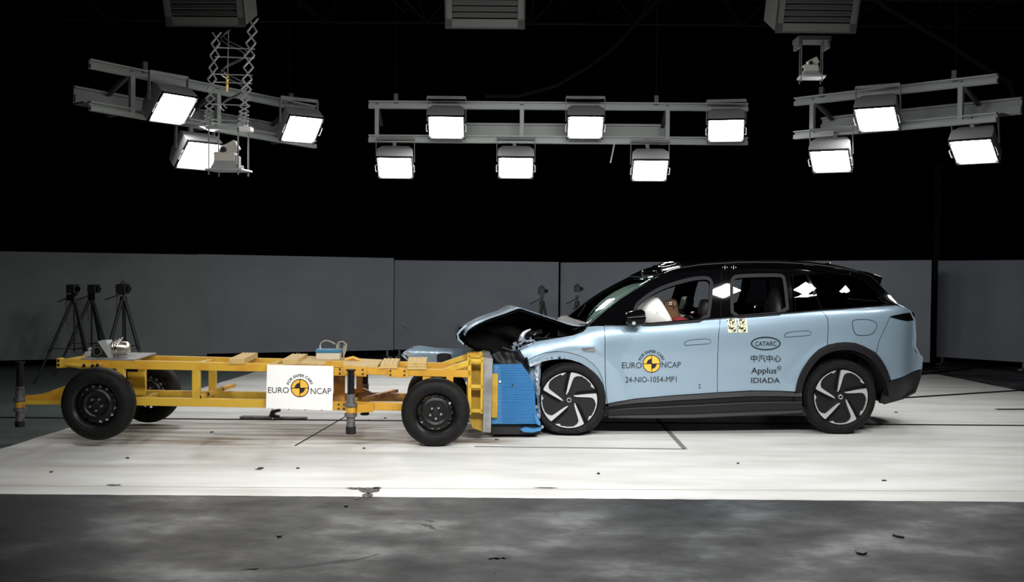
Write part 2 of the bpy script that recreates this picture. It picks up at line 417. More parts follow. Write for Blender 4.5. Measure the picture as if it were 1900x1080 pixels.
# writing: text turned to triangles in a 0..1 box, then mapped
def text_tris(s, bold=0.0):
    cu = bpy.data.curves.new('lettering', 'FONT'); cu.body = s; cu.size = 1.0; cu.offset = bold; cu.resolution_u = 3
    o = bpy.data.objects.new('lettering', cu); COL.objects.link(o); bpy.context.view_layer.update()
    dg = bpy.context.evaluated_depsgraph_get(); me = bpy.data.meshes.new_from_object(o.evaluated_get(dg))
    vs = [v.co.copy() for v in me.vertices]; fs = [tuple(p.vertices) for p in me.polygons]
    bpy.data.objects.remove(o); bpy.data.curves.remove(cu); bpy.data.meshes.remove(me)
    x0 = min(v.x for v in vs); x1 = max(v.x for v in vs); y0 = min(v.y for v in vs); y1 = max(v.y for v in vs)
    return [((v.x - x0) / (x1 - x0), (v.y - y0) / (y1 - y0)) for v in vs], fs, ((x1 - x0) / (y1 - y0))
class Decal:
    """collects flat marks in picture coordinates and lays them on a surface P(px,py)->point, lifted towards the viewer"""
    def __init__(s, P, lift=0.003): s.P = P; s.mb = MB(); s.lift = lift
    def put(s, pts, fs, extra=0.0):
        s.mb.add([s.P(x, y) + Vector((0, -s.lift - extra, 0)) for x, y in pts], fs); return s
    def text(s, t, x0, x1, ytop, ybot, bold=0.0, shear=0.0, dy=0.0):
        vs, fs, _ = text_tris(t, bold)
        return s.put([(x0 + a * (x1 - x0), ybot + (ytop - ybot) * b + dy * a) for a, b in vs], fs)
    def arc(s, t, cx, cy, r_in, r_out, a0, a1, bold=0.0, k=1.0):
        vs, fs, _ = text_tris(t, bold); out = []
        for a, b in vs:
            th = math.radians(a0 + (a1 - a0) * a); r = r_in + (r_out - r_in) * b; out.append((cx + r * math.cos(th) * k, cy - r * math.sin(th)))
        return s.put(out, fs)
    def ring(s, cx, cy, rx, ry, th, seg=48, a0=0, a1=360):
        out = []; fs = []
        full = abs(a1 - a0) >= 360
        for i in range(seg + (0 if full else 1)):
            t = math.radians(a0 + (a1 - a0) * i / seg)
            out += [(cx + rx * math.cos(t), cy - ry * math.sin(t)), (cx + (rx - th) * math.cos(t), cy - (ry - th) * math.sin(t))]
        for i in range(seg):
            j = (i + 1) % seg if full else i + 1; fs.append((2 * i, 2 * i + 1, 2 * j + 1, 2 * j))
        return s.put(out, fs)
    def disc(s, cx, cy, r, seg=40, a0=0, a1=360, extra=0.0):
        out = [(cx, cy)] + [(cx + r * math.cos(math.radians(a0 + (a1 - a0) * i / seg)), cy - r * math.sin(math.radians(a0 + (a1 - a0) * i / seg))) for i in range(seg + 1)]
        return s.put(out, [(0, i + 1, i + 2) for i in range(seg)], extra)
    def rect(s, x0, y0, x1, y1): return s.put([(x0, y0), (x1, y0), (x1, y1), (x0, y1)], [(0, 1, 2, 3)])
    def line(s, pts, w):
        for a, b in zip(pts[:-1], pts[1:]):
            a = Vector(a); b = Vector(b); n = (b - a).normalized(); n = Vector((-n.y, n.x)) * w / 2
            s.put([tuple(a + n), tuple(b + n), tuple(b - n), tuple(a - n)], [(0, 1, 2, 3)])
        return s
    def build(s, name, m, parent): return s.mb.build(name, m, parent, smooth=False)

def ncap_logo(P, cx, cy, r, parent, ex0, ex1, ey0, ey1, nx0, nx1, ny0, ny1, rin, rout, lift=0.003):
    Decal(P, lift).disc(cx, cy, r).build('badge_disc', M['badge_yellow'], parent)
    d = Decal(P, lift + 0.0012)
    d.ring(cx, cy, r + .4, r + .4, r * .09); d.disc(cx, cy, r * .58, 14, 90, 180); d.disc(cx, cy, r * .58, 14, 270, 360)
    d.rect(cx - r * .04, cy - r, cx + r * .04, cy + r); d.rect(cx - r, cy - r * .04, cx + r, cy + r * .04)
    d.build('badge_marks', M['ink'], parent)
    Decal(P, lift).arc('FOR SAFER CARS', cx, cy, rin, rout, 163, 18, 0.02).build('lettering', M['ink'], parent)
    Decal(P, lift).text('EURO', ex0, ex1, ey0, ey1).build('lettering', M['ink'], parent); Decal(P, lift).text('NCAP', nx0, nx1, ny0, ny1).build('lettering', M['ink'], parent)

# ================================================================== SETTING
def struct(name, mb, m, parent=None, **k):
    o = mb.build(name, m, parent, **k)
    if parent is None: o['kind'] = 'structure'
    return o
struct('floor', MB().box((0, 12, -0.05), (34, 34, 0.1)), M['concrete'], smooth=False)
struct('wall_back', MB().box((0, 26, 4.5), (34, 0.2, 9)), M['void'], smooth=False)
struct('wall_right', MB().box((14, 12, 4.5), (0.2, 28, 9)), M['void'], smooth=False)
struct('wall_front', MB().box((0, -3, 4.5), (28, 0.2, 9)), M['void'], smooth=False)
# left wall: dark cladding, paler band high up
mb = MB().box((-11, 12, 4.5), (0.2, 28, 9)); wl = struct('wall_left', mb, M['void'], smooth=False)
mb = MB()
p = [at_y(150, 120, 22), at_y(500, 200, 22), at_y(500, 330, 22), at_y(165, 420 - 40, 22)]
for k in range(12):
    y = 8 + k * 1.5; mb.box((-10.86, y, 4.4), (0.06, 0.5, 8.6))
mb.build('wall_rib', M['hall'], wl, smooth=False)
mb = MB().box((0, 12, 9.0), (30, 30, 0.2)); ce = struct('ceiling', mb, M['void'], smooth=False)
# space-frame roof lattice
mb = MB(); g = 2.4
for i in range(-5, 6):
    for j in range(0, 9):
        x = i * g + 0.4; y = 5 + j * g; a = (x, y, 7.2); b = (x + g / 2, y + g / 2, 8.3)
        if i < 5: mb.cyl(a, (x + g, y, 7.2), 0.028, seg=6)
        if j < 8: mb.cyl(a, (x, y + g, 7.2), 0.028, seg=6)
        mb.ball(a, 0.06, 8, 6)
        for sx in (0, 1):
            for sy in (0, 1): mb.cyl((x + sx * g, y + sy * g, 7.2), b, 0.02, seg=5)
mb.build('roof_lattice', M['lattice'], ce)

# white painted impact area with a slightly ragged edge
def ragged(a, b, n, amp):
    a = Vector(a); b = Vector(b); return [tuple(a + (b - a) * i / n + Vector((random.uniform(-amp, amp), random.uniform(-amp, amp)))) for i in range(n)]
outl = ragged((-4.86, 7.74), (8.0, 7.74), 160, 0.006) + ragged((8.0, 7.74), (6.85, 16.8), 40, 0.01) + ragged((6.85, 16.8), (-3.95, 16.8), 30, 0.01) + ragged((-3.95, 16.8), (-4.86, 7.74), 60, 0.01)
V, T = cdt(outl, [], 1.5)
mb = MB().add([(v.x, v.y, 0.002) for v in V], T)
struct('trim_1', mb, M['white_floor'], smooth=False)
# rails let into the floor, joints of the pit cover
def strip(n, pts, wd, m, z=0.0035):
    mb = MB()
    for a, b in zip(pts[:-1], pts[1:]):
        a = Vector((a.x, a.y, 0)); b = Vector((b.x, b.y, 0)); t = (b - a).normalized(); s = Vector((-t.y, t.x, 0)) * wd / 2
        mb.add([a + s + Vector((0, 0, z)), b + s + Vector((0, 0, z)), b - s + Vector((0, 0, z)), a - s + Vector((0, 0, z))], [(0, 1, 2, 3)])
    struct('trim_%d' % n, mb, m, smooth=False)
strip(2, [on_floor(-60, 774.5), on_floor(960, 783), on_floor(1960, 790.5)], 0.085, M['groove'])
strip(3, [on_floor(1560, 746), on_floor(1920, 723)], 0.11, M['groove'])
strip(4, [on_floor(1640, 703), on_floor(1860, 677)], 0.14, M['groove'])
strip(5, [on_floor(1848, 760), on_floor(1960, 759.5)], 0.10, M['groove'])
grey_line = mat('joint_grey', (0.16, 0.16, 0.15), 0.7)
strip(6, [on_floor(880, 829), on_floor(1271, 834)], 0.045, grey_line)
strip(7, [on_floor(1271, 834), on_floor(1212, 770)], 0.05, grey_line)
strip(8, [on_floor(640, 774), on_floor(547, 828)], 0.02, M['groove'])
strip(9, [on_floor(0, 902), on_floor(950, 908), on_floor(1900, 912)], 0.008, mat('joint_pale', (0.40, 0.40, 0.39), 0.7))
# worn patches where the paint has gone
mb = MB()
for (px, py, rx, ry) in [(686, 910, .075, .045), (682, 920, .05, .03), (660, 907, .07, .015), (700, 906, .04, .012), (663, 925, .03, .012), (212, 901, .06, .012), (1012, 906, .09, .008), (480, 871, .03, .015)]:
    c = on_floor(px, py); n = 14
    mb.add([(c.x + rx * random.uniform(.7, 1.15) * math.cos(2 * PI * i / n), c.y + ry * 3 * random.uniform(.6, 1.15) * math.sin(2 * PI * i / n), 0.0036) for i in range(n)], [tuple(range(n))])
struct('trim_10', mb, mat('bare_patch', (0.10, 0.095, 0.09), 0.7, noise=(40, (0.02, 0.02, 0.02), 0.4, 0.6)), smooth=False)

# greenish grey sealed floor left of the white area
mb = MB().add([(-13, 7.9, .001), (-4.84, 7.9, .001), (-3.93, 17.1, .001), (-13, 17.1, .001)], [(0, 1, 2, 3)])
struct('trim_30', mb, mat('green_grey_floor', (0.075, 0.098, 0.094), 0.5, spec=.3, noise=(1.2, (0.095, 0.118, 0.114), 0.4, 0.65)), smooth=False)
# dark scuffs on the bare concrete
rs = random.Random(21)
def scuff(pts, wpx):
    line = smooth_loop(pts, 2, False); top = []; bot = []
    for k, (x, y) in enumerate(line):
        f = math.sin(PI * (k + .5) / len(line)); w_ = wpx * f * rs.uniform(.25, 1.1); top.append(on_floor(x + rs.uniform(-2, 2), y - w_, .0006)); bot.append(on_floor(x, y + w_ * rs.uniform(.5, 1), .0006))
    return MB().add(top + bot[::-1], [(k, k + 1, 2 * len(line) - 2 - k, 2 * len(line) - 1 - k) for k in range(len(line) - 1)])
sm_ = mat('dark_scuff', (0.008, 0.008, 0.009), 0.6)
for q_, (pts, wpx) in enumerate([([(440, 1058), (520, 1054), (570, 1050), (620, 1043), (670, 1038), (705, 1027)], 4), ([(452, 1056), (480, 1054)], 3), ([(905, 1038), (925, 1034), (950, 1036)], 5), ([(890, 1062), (905, 1060), (920, 1064)], 8), ([(780, 973), (795, 976), (812, 984)], 5), ([(788, 966), (806, 968)], 3), ([(1600, 1022), (1590, 1026), (1612, 1034)], 5), ([(715, 1052), (730, 1048), (742, 1044)], 4), ([(905, 1038), (940, 1036)], 3)]):
    struct('trim_%d' % (11 + q_), scuff(pts, wpx), sm_, smooth=False)

# freestanding screens round the back
def screen(pL, pR, m, label, name='partition_screen', feet=()):
    """pL/pR: (px, Y, ztop)"""
    a = at_y(pL[0], 560, pL[1]); b = at_y(pR[0], 560, pR[1]); a.z = b.z = 0
    yaw = math.atan2(b.y - a.y, b.x - a.x); L = (b - a).length
    root = empty(name, a, yaw, label, 'screen', 'grey screens closing off the back of the test area')
    z0 = 0.13
    MB().add([(0, -.02, z0), (L, -.02, z0), (L, -.02, pR[2]), (0, -.02, pL[2]), (0, .02, z0), (L, .02, z0), (L, .02, pR[2]), (0, .02, pL[2])],
             [(0, 1, 2, 3), (5, 4, 7, 6), (4, 0, 3, 7), (1, 5, 6, 2), (3, 2, 6, 7), (4, 5, 1, 0)]).build('board', m, root, smooth=False)
    for t in (0.03, 0.5, 0.97):
        MB().beam((t * L, 0.045, 0.0), (t * L, 0.045, 1.7), 0.04, 0.04).build('post', M['alu_dark'], root)
        MB().box((t * L, 0.10, 0.012), (0.08, 0.5, 0.024)).build('foot', M['alu_dark'], root)
    return root
screen((-130, 16.2, 1.86), (384, 17.7, 1.83), M['screen_green'], 'long greenish grey screen behind the three tripods at the far left')
screen((366, 18.0, 1.84), (730, 19.1, 1.802), M['screen'], 'grey screen board behind the open middle of the yellow trolley')
screen((732, 19.2, 1.765), (1036, 19.0, 1.755), M['screen'], 'grey screen board behind the crumpled bonnet')
screen((1040, 19.1, 1.745), (1727, 17.5, 1.835), M['screen'], 'grey screen board behind the roof of the light blue car')
screen((1740, 18.6, 1.83), (2080, 16.7, 1.87), M['screen'], 'grey screen board right of the dark gap, at the right edge')
MB_gap = MB().beam(at_y(1733, 700, 19.5) * Vector((1, 1, 0)) if False else Vector((at_y(1733, 700, 19.3).x, 19.3, 0)), Vector((at_y(1733, 700, 19.3).x, 19.3, 3.6)), 0.10, 0.10)
tag(MB_gap.build('support_post', M['hall']), 'dark upright post standing in the gap between two grey screens', 'post')
x = at_y(33, 400, 16.8).x
tag(MB().cyl((x, 18.6, 0), (x * 1.07, 18.6, 8.9), 0.2, seg=20).build('hall_column', M['void']), 'black round column at the far left above the screen', 'column')

# ================================================================== FLOODLIGHTS
def make_floodlight(label):
    root = empty('floodlight', (0, 0, 0), 0, label, 'floodlight', 'floodlights hanging from the aluminium frames')
    W, H, D = 0.50, 0.42, 0.30
    # lens looks to local -Z, housing rises to +Z and tapers
    mb = MB(); w2, h2 = W / 2 + .015, H / 2 + .015; a, b = W / 2 - .05, H / 2 - .06
    z1, z2 = 0.012, D
    lo = [(-w2, -h2, z1), (w2, -h2, z1), (w2, h2, z1), (-w2, h2, z1)]; mi = [(x * .98, y * .98, z2 * .55) for x, y, _ in lo]; hi = [(-a, -b, z2), (a, -b, z2), (a, b, z2), (-a, b, z2)]
    mb.add(lo + mi + hi, [(3, 2, 1, 0), (8, 9, 10, 11)] + [(i, (i + 1) % 4, 4 + (i + 1) % 4, 4 + i) for i in range(4)] + [(4 + i, 4 + (i + 1) % 4, 8 + (i + 1) % 4, 8 + i) for i in range(4)])
    mb.build('housing', M['lamp_body'], root, bevel=0.008)
    mb = MB()
    for i in range(7): mb.box((-.15 + i * .05, 0, D + .015), (.008, H * .6, .03))
    mb.build('cooling_fin', M['lamp_body'], root)
    mb = MB(); n = 0.028
    pts = [(-W / 2 + n, -H / 2), (W / 2 - n, -H / 2), (W / 2, -H / 2 + n), (W / 2, H / 2 - n), (W / 2 - n, H / 2), (-W / 2 + n, H / 2), (-W / 2, H / 2 - n), (-W / 2, -H / 2 + n)]
    mb.add([(x * .95, y * .95, -0.004) for x, y in pts], [tuple(reversed(range(8)))]); mb.build('lens', M['lamp_glass'], root, smooth=False)
    mb = MB()
    for s in (-1, 1):
        mb.box((s * (W / 2 + .004), 0, -.002), (.014, H + .03, .03)); mb.box((0, s * (H / 2 + .004), -.002), (W + .03, .014, .03))
    mb.build('bezel', M['black'], root)
    for sx in (-1, 1):
        for sy in (-1, 1):
            MB().box((sx * (W / 2 - .008), sy * (H / 2 - .045), -.018), (.035, .018, .012)).build('clip', M['bolt'], root)
        MB().tube([(sx * (W / 2 + .01), -.07, -.01), (sx * (W / 2 + .035), -.06, -.025), (sx * (W / 2 + .035), .06, -.025), (sx * (W / 2 + .01), .07, -.01)], .007).build('handle', M['alu'], root)
    mb = MB()
    for s in (-1, 1):
        mb.beam((s * (W / 2 + .03), 0, .12), (s * (W / 2 + .03), 0.26, .34), .008, .05)
    mb.beam((-(W / 2 + .03), .26, .34), ((W / 2 + .03), .26, .34), .05, .008)
    mb.build('yoke', M['lamp_body'], root)
    return root
def copy_tree(o, parent=None):
    c = o.copy(); COL.objects.link(c)
    if parent: c.parent = parent
    for ch in list(o.children): copy_tree(ch, c)
    return c
lamps = [  # px, py, Y, yaw target override, tilt, label
    (828, 236, 15.15, 'upper row floodlight nearest the left end of the middle frame'),
    (1086, 236, 15.15, 'upper row floodlight at the centre of the middle frame'),
    (1347, 242, 15.15, 'upper row floodlight at the right end of the middle frame'),
    (733, 311, 15.45, 'floodlight hanging below the left end of the middle frame'),
    (957, 311, 15.45, 'floodlight hanging below the centre of the middle frame'),
    (1206, 316, 15.45, 'floodlight hanging below the right part of the middle frame'),
    (321, 202, 12.9, 'large bright floodlight on the left frame, left of the scissor lift'),
    (560, 240, 14.5, 'floodlight on the right end of the left frame'),
    (369, 289, 13.5, 'floodlight hanging below the left frame beside the scissor lift camera'),
    (1627, 221, 13.7, 'floodlight mounted in the middle of the right frame'),
    (1541, 299, 14.2, 'floodlight hanging below the left end of the right frame'),
    (1807, 281, 13.2, 'floodlight hanging below the right end of the right frame'),
]
proto = None; placed = []
for i, (px, py, Y, lab) in enumerate(lamps):
    pos = at_y(px, py, Y)
    if proto is None: proto = make_floodlight(lab + ', lit white'); o = proto
    else: o = copy_tree(proto); o['label'] = lab + ', lit white'
    tgt = {0: (-0.6, 8), 1: (0.9, 8), 2: (1.6, 8), 3: (-1.7, 8), 4: (.05, 8), 5: (1.7, 8)}.get(i, RING_CENTRE)
    if i in (0, 1, 3, 4, 5): tgt = (pos.x * .86, 8)
    if i == 2: tgt = (pos.x * .55, 8)
    if i in (6, 7, 8): tgt = (1.5, 9.0)
    if i in (9, 10, 11): tgt = (1.2, 8.0)
    o.matrix_world = aim_matrix(pos, tgt, 50 if i < 6 else (42 if i < 9 else 52)); placed.append(o)

# ================================================================== LAMP FRAMES (aluminium ladders)
def ladder(A, B, up_h, label, posts, rear, depth=0.55):
    """A,B: lower beam end points (world), up_h: ladder height; extra beam set behind"""
    yaw = math.atan2(B.y - A.y, B.x - A.x); root = empty('lamp_frame', A, yaw, label, 'lamp frame', 'aluminium lamp frames hung from the roof')
    L = math.hypot(B.x - A.x, B.y - A.y); dz = B.z - A.z
    def P(t, d, h): return (t * L, d, dz * t + h)
    def rail(d, h, name, m, hh=0.10, t0=0, t1=1):
        mb = MB(); mb.beam(P(t0, d, h - hh * .38), P(t1, d, h - hh * .38), .07, .02); mb.beam(P(t0, d, h + hh * .38), P(t1, d, h + hh * .38), .07, .02)
        mb.beam(P(t0, d + .015, h), P(t1, d + .015, h), .012, hh); mb.beam(P(t0, d - .028, h - hh * .22), P(t1, d - .028, h - hh * .22), .012, hh * .45)
        return mb.build(name, m, root)
    rail(0, 0, 'rail', M['alu'], .12); rail(0, up_h, 'rail', M['alu'], .12)
    rail(depth, -0.02 + up_h * .45, 'rear_rail', M['alu'], .22, rear[0], rear[1])
    for t in posts:
        MB().beam(P(t, 0, 0), P(t, 0, up_h), .06, .06).build('post', M['alu'], root)
        MB().beam(P(t, 0, .02), P(t, depth, .02), .05, .05).build('cross_tube', M['alu_dark'], root)
        MB().beam(P(t, 0, up_h), P(t, depth, up_h * .55), .05, .05).build('cross_tube', M['alu_dark'], root)
    mb = MB().beam(P(0.02, depth * .7, .07), P(.98, depth * .7, .07), .26, .006)
    for k in range(60): mb.beam(P(.02 + .96 * k / 59, depth * .7 - .13, .08), P(.02 + .96 * k / 59, depth * .7 + .13, .08), .008, .012)
    mb.build('cable_tray', M['alu_dark'], root)
    for t in (posts[0] + .05, posts[-1] - .03):
        MB().cyl(P(t, .02, up_h), (t * L, .02, 8.95 - A.z), .006, seg=8).build('hanger_rod', M['hall'], root)
        MB().box(P(t, .0, up_h + .09), (.06, .05, .14)).build('clamp', M['alu_dark'], root)
    return root, P
A = at_y(684, 257, 15.6); B = at_y(1387, 262, 15.6)
r1, P1 = ladder(A, B, 0.50, 'long middle aluminium lamp frame above the test area', (.022, .404, .788), (.25, .80))
MB().beam(P1(.648, -.05, -.05), P1(.638, -.05, -.34), .02, .02).build('loose_bracket', M['alu'], r1)
A = at_y(166, 196, 12.6); B = at_y(585, 268, 15.3)
r2, P2 = ladder(A, B, 0.50, 'left aluminium lamp frame slanting down behind the scissor lift', (.16, .52, .9), (.03, .93))
A = at_y(1474, 251, 14.9); B = at_y(1850, 217, 12.9)
r3, P3 = ladder(A, B, 0.47, 'right aluminium lamp frame tilted up towards the right', (.10, .84), (.04, 1.03))

# a mounting arm from each floodlight to the rail it hangs on
bpy.context.view_layer.update()
rails = [(r1, P1)] * 6 + [(r2, P2)] * 3 + [(r3, P3)] * 3
for o, (r, P) in zip(placed, rails):
    rm = Matrix.Translation(r.location) @ Matrix.Rotation(r.rotation_euler.z, 4, 'Z')
    c = o.matrix_world @ Vector((0, 0, .25)); best = min((rm @ Vector(P(t / 60, .0, 0)) for t in range(61)), key=lambda q: (q - c).length)
    inv = o.matrix_world.inverted(); q = inv @ best
    MB().beam((0, 0, .25), q + (q - Vector((0, 0, .25))).normalized() * .04, .05, .05, up=(1, 0, 0)).build('mounting_arm', M['lamp_body'], o)

# ================================================================== roof units (louvred boxes)
def roof_unit(x0, x1, ybot, Y, label, side):
    a = at_y(x0, ybot, Y); b = at_y(x1, ybot, Y); W = b.x - a.x; H = 0.62; z0 = (a.z + b.z) / 2
    root = empty('roof_heater', ((a.x + b.x) / 2, Y, z0), 0, label, 'roof unit', 'grey louvred roof units at the top edge')
    root.rotation_euler = (math.radians(24), 0, 0)
    mb = MB(); t = .02; dp = .62
    mb.box((-W / 2 + t / 2, dp / 2, H / 2), (t, dp, H)); mb.box((W / 2 - t / 2, dp / 2, H / 2), (t, dp, H)); mb.box((0, dp / 2, t / 2), (W, dp, t)); mb.box((0, dp / 2, H - t / 2), (W, dp, t)); mb.box((0, dp - t / 2, H / 2), (W, t, H))
    mb.box((0, .01, .055), (W, .02, .11)); mb.box((-W / 2 + .04, .01, H / 2), (.08, .02, H)); mb.box((W / 2 - .04, .01, H / 2), (.08, .02, H))
    mb.build('casing', M['unit_grey'], root, smooth=False)
    R = Matrix.Rotation(math.radians(35), 3, 'X')
    for k in range(7): MB().box((0, .03, .15 + k * .068), (W - .16, .07, .006), R).build('louvre', M['unit_grey'], root)
    Ri = Matrix.Rotation(math.radians(-24), 3, 'X')
    for s in (-1, 1): MB().cyl((s * W * .4, dp / 2, H - .02), Vector((s * W * .4, dp / 2, H - .02)) + Ri @ Vector((0, 0, 8.3 - z0)), .012, seg=8).build('hanger_rod', M['alu_dark'], root)
    return root
ru1 = roof_unit(308, 456, 50, 11.9, 'grey louvred roof unit above the scissor lift at the top left', 1)
ru2 = roof_unit(826, 974, 54, 11.9, 'grey louvred roof unit at the top centre', 0)
ru3 = roof_unit(1438, 1588, 62, 11.9, 'grey louvred roof unit at the top right', -1)

# ================================================================== scissor lift with overhead camera (left)
YS = 12.1
sl = empty('scissor_lift', at_y(428, 240, YS + .2), 0, 'wire-like scissor lift hanging in zigzags from the left roof unit', 'scissor lift')
o_ = Vector(sl.location)
def L(px, py, Y=YS): return at_y(px, py, Y) - o_
def zig(xa, ya, Y, wd, name, n0=0):
    mb = MB(); prev = None
    n = len(ya)
    for k in range(n):
        w = wd
        p = L(xa(ya[k]) + (w if k % 2 else -w), ya[k], Y); q = L(xa(ya[k]) - (w if k % 2 else -w), ya[k], Y)
        if prev is not None: mb.beam(prev[0], p, .012, .017); mb.beam(prev[1], q + Vector((0, .012, 0)), .012, .017)
        prev = (p, q)
    return mb.build(name, M['alu'], sl)
ys = [34, 58, 80, 103, 125, 147, 166, 183, 197, 207, 214, 220, 225, 229, 233]
zig(lambda y: 402 + (60 - y) * .10, [max(60, v) for v in ys][1:], YS, 8, 'scissor_arm')
zig(lambda y: 470 + (32 - y) * .10, ys, YS, 9, 'scissor_arm')
for y in (88, 105, 137, 152, 193, 222, 229):
    MB().cyl(L(400 - (y - 88) * .06, y, YS + .1), L(473 - (y - 88) * .09, y + 3, YS + .1), .007, seg=8).build('cross_rod', M['alu'], sl)
mb = MB().box(L(421, 238), (.46, .10, .035)); mb.box(L(421, 236, YS + .45), (.44, .08, .035)); mb.box(L(384, 237, YS + .22), (.05, .5, .03)); mb.build('carriage', M['alu'], sl, bevel=.004)
MB().box(L(457, 240, YS - .04), (.13, .16, .05)).build('bright_end_plate', M['white_board'], sl, bevel=.004)
MB().cyl(L(424, 60, YS + .2), L(422, 158, YS + .2), .006, seg=8).build('hoist_chain', M['cable'], sl)
MB().cyl(L(422, 140, YS + .2), L(422, 170, YS + .2), .022, .012, seg=10).build('chain_hook', M['brass'], sl)
pts = []
for k in range(60):
    t = k / 59; y = 60 + t * 145; pts.append(L(432 + 22 * math.sin(t * 4.6 * PI + 3.6), y, YS + .22 + .08 * math.cos(t * 4.6 * PI)))
for q in (0, .03): MB().tube([p + Vector((q, 0, q)) for p in pts], .009, 6).build('coiled_hose', M['alu_dark'], sl)
def hung_camera(cx, ytop, ybot, Y, s, label, m, lens=1):
    """camera on a small platform hung by four rods"""
    base = at_y(cx, ybot, Y); root = empty('overhead_camera', base, 0, label, 'camera')
    H = at_y(cx, ytop, Y).z - base.z
    MB().plate([(-.23 * s, -.16 * s, 0), (.20 * s, -.20 * s, 0), (.24 * s, .16 * s, 0), (-.18 * s, .18 * s, 0)], (0, 0, .022)).build('platform', M['alu'], root, bevel=.003)
    for (x, y) in ((-.19, -.13), (.15, -.15), (.20, .12), (-.15, .13)):
        MB().cyl((x * s, y * s, -.05), (x * s, y * s, H), .007 * s + .002, seg=8).build('rod', m, root)
    mb = MB().box((-.01 * s, 0, .12 * s), (.26 * s, .2 * s, .12 * s)); mb.box((0, 0, .05 * s), (.30 * s, .24 * s, .05 * s)); mb.build('body', M['lamp_body'], root, bevel=.008)
    mb = MB().box((-.02 * s, -.02 * s, .16 * s), (.24 * s, .2 * s, .11 * s)); mb.build('casing', M['white_plastic'], root, bevel=.01)
    R = Matrix.Rotation(math.radians(-28), 3, 'Y')
    MB().box((.03 * s, 0, .27 * s), (.17 * s, .14 * s, .11 * s), R).build('camera_head', M['white_plastic'], root, bevel=.008)
    MB().cyl((-.03 * s, -.09 * s, .24 * s), (-.03 * s, -.13 * s, .24 * s), .032 * s, seg=16).build('lens', M['black'], root)
    return root
hung_camera(424, 240, 318, YS + .1, 1.0, 'white overhead camera on the platform below the scissor lift', M['alu_dark'])
hung_camera(1504, 72, 146, 12.6, .72, 'small grey overhead camera hanging below the right roof unit', M['alu_dark'])
o = MB().box((0, 0, 0), (.38, .3, .05)).box((-.17, 0, -.06), (.03, .25, .1)).box((.17, 0, -.06), (.03, .25, .1)).build('camera_carriage', M['alu_dark'], None, loc=at_y(1506, 75, 12.6))
tag(o, 'dark retracted lift carriage directly under the right roof unit', 'carriage')
# drooping cable chains under the roof
mb = MB().tube([at_y(1540, -110, 17), at_y(1640, 10, 17), at_y(1700, 45, 17), at_y(1760, 80, 17), at_y(1820, 120, 17), at_y(1872, 150, 17), at_y(1882, 180, 17)], .05, 8)
tag(mb.build('cable_duct', M['hall']), 'dark flexible duct running down towards the right lamp frame', 'duct')
mb = MB().tube([at_y(900, 178, 17), at_y(960, 178, 17), at_y(1030, 160, 17), at_y(1090, 125, 17), at_y(1140, 88, 17), at_y(1200, 20, 17), at_y(1300, -90, 17), at_y(1330, -125, 17)], .03, 8)
tag(mb.build('cable_chain', M['hall']), 'dark drooping cable chain above the middle lamp frame', 'cable')

# ================================================================== camera tripods
def tripod(apex, feet, cam_px, Y, label, ball=.0, s=1.0, kind=0, zfoot=0.0):
    a = at_y(apex[0], apex[1], Y); root = empty('camera_tripod', (a.x, Y, 0), 0, label, 'tripod')
    az = a.z
    for (fx, fy) in feet:
        kn = Vector((fx * .62, fy * .62, az * .38)); f = Vector((fx, fy, 0.0)); t = Vector((fx * .05, fy * .05, az))
        mb = MB().cyl(t, kn, .024 * s, seg=8).cyl(kn, f, .016 * s, seg=8).cyl(kn + (t - kn) * .04, kn - (t - kn) * .04, .024 * s, seg=8)
        mb.ball(f + Vector((0, 0, .015)), .018, 8, 6); mb.build('leg', M['tripod'], root)
    mb = MB()
    for (fx, fy) in feet: mb.cyl((0, 0, az * .40), (fx * .57, fy * .57, az * .42), .007, seg=6)
    mb.build('brace', M['tripod'], root)
    MB().cyl((0, 0, az * .36), (0, 0, az + .10), .014 * s, seg=10).build('column', M['tripod'], root)
    mb = MB().cyl((0, 0, az - .03), (0, 0, az + .03), .045 * s, seg=12).box((0, 0, az + .1), (.07 * s, .07 * s, .06 * s)); mb.cyl((0, 0, az + .08), (-.22 * s, -.04, az - .02), .009, seg=6); mb.build('pan_head', M['tripod'], root)
    cz = at_y(cam_px[0], cam_px[1], Y); cx = cz.x - a.x; cz = cz.z
    mb = MB().box((cx, 0, cz), (.12 * s, .18 * s, .12 * s)); mb.build('camera_body', M['tripod'], root, bevel=.008)
    mb = MB().cyl((cx + .05 * s, -.02, cz), (cx + .10 * s, -.05, cz), .035 * s, seg=14); mb.build('lens', M['black_gloss'], root)
    if kind == 1: MB().box((cx - .01, -.06, cz - .12), (.10, .01, .09)).build('monitor', M['wheel_dark'], root)
    else: MB().tube([(cx - .04 * s, 0, cz + .05 * s), (cx, 0, cz + .10 * s), (cx + .05 * s, 0, cz + .05 * s)], .01, 6).build('carry_handle', M['tripod'], root)
    if kind != 2: MB().tube([(cx - .06, -.05, cz), (cx - .07, -.06, cz - .25), (cx - .06, -.05, cz - .5)], .006, 6).build('cable', M['tripod'], root)
    return root
tripod((138, 558), [(-.46, -.25), (.40, -.25), (.06, .4)], (135, 536), 14.9, 'leftmost black tripod standing in front of the greenish screen', kind=1, s=1)
tripod((170, 556), [(-.42, -.35), (.42, -.2), (.05, .42)], (174, 536), 16.0, 'middle one of the three black tripods at the left', kind=1, s=1.05)
tripod((229, 554), [(-.20, -.4), (.40, -.12), (-.12, .4)], (228, 536), 15.4, 'black tripod with a video camera, rightmost of the three at the left', s=1.15)
tripod((1006, 562), [(-.17, -.35), (.30, -.05), (-.1, .35)], (1005, 540), 17.6, 'small black camera tripod seen above the left of the bonnet', s=.95, kind=2)
tripod((1071, 562), [(-.32, -.2), (.28, -.2), (0, .35)], (1071, 536), 17.6, 'small black camera tripod seen just left of the windscreen', s=.85, kind=2)

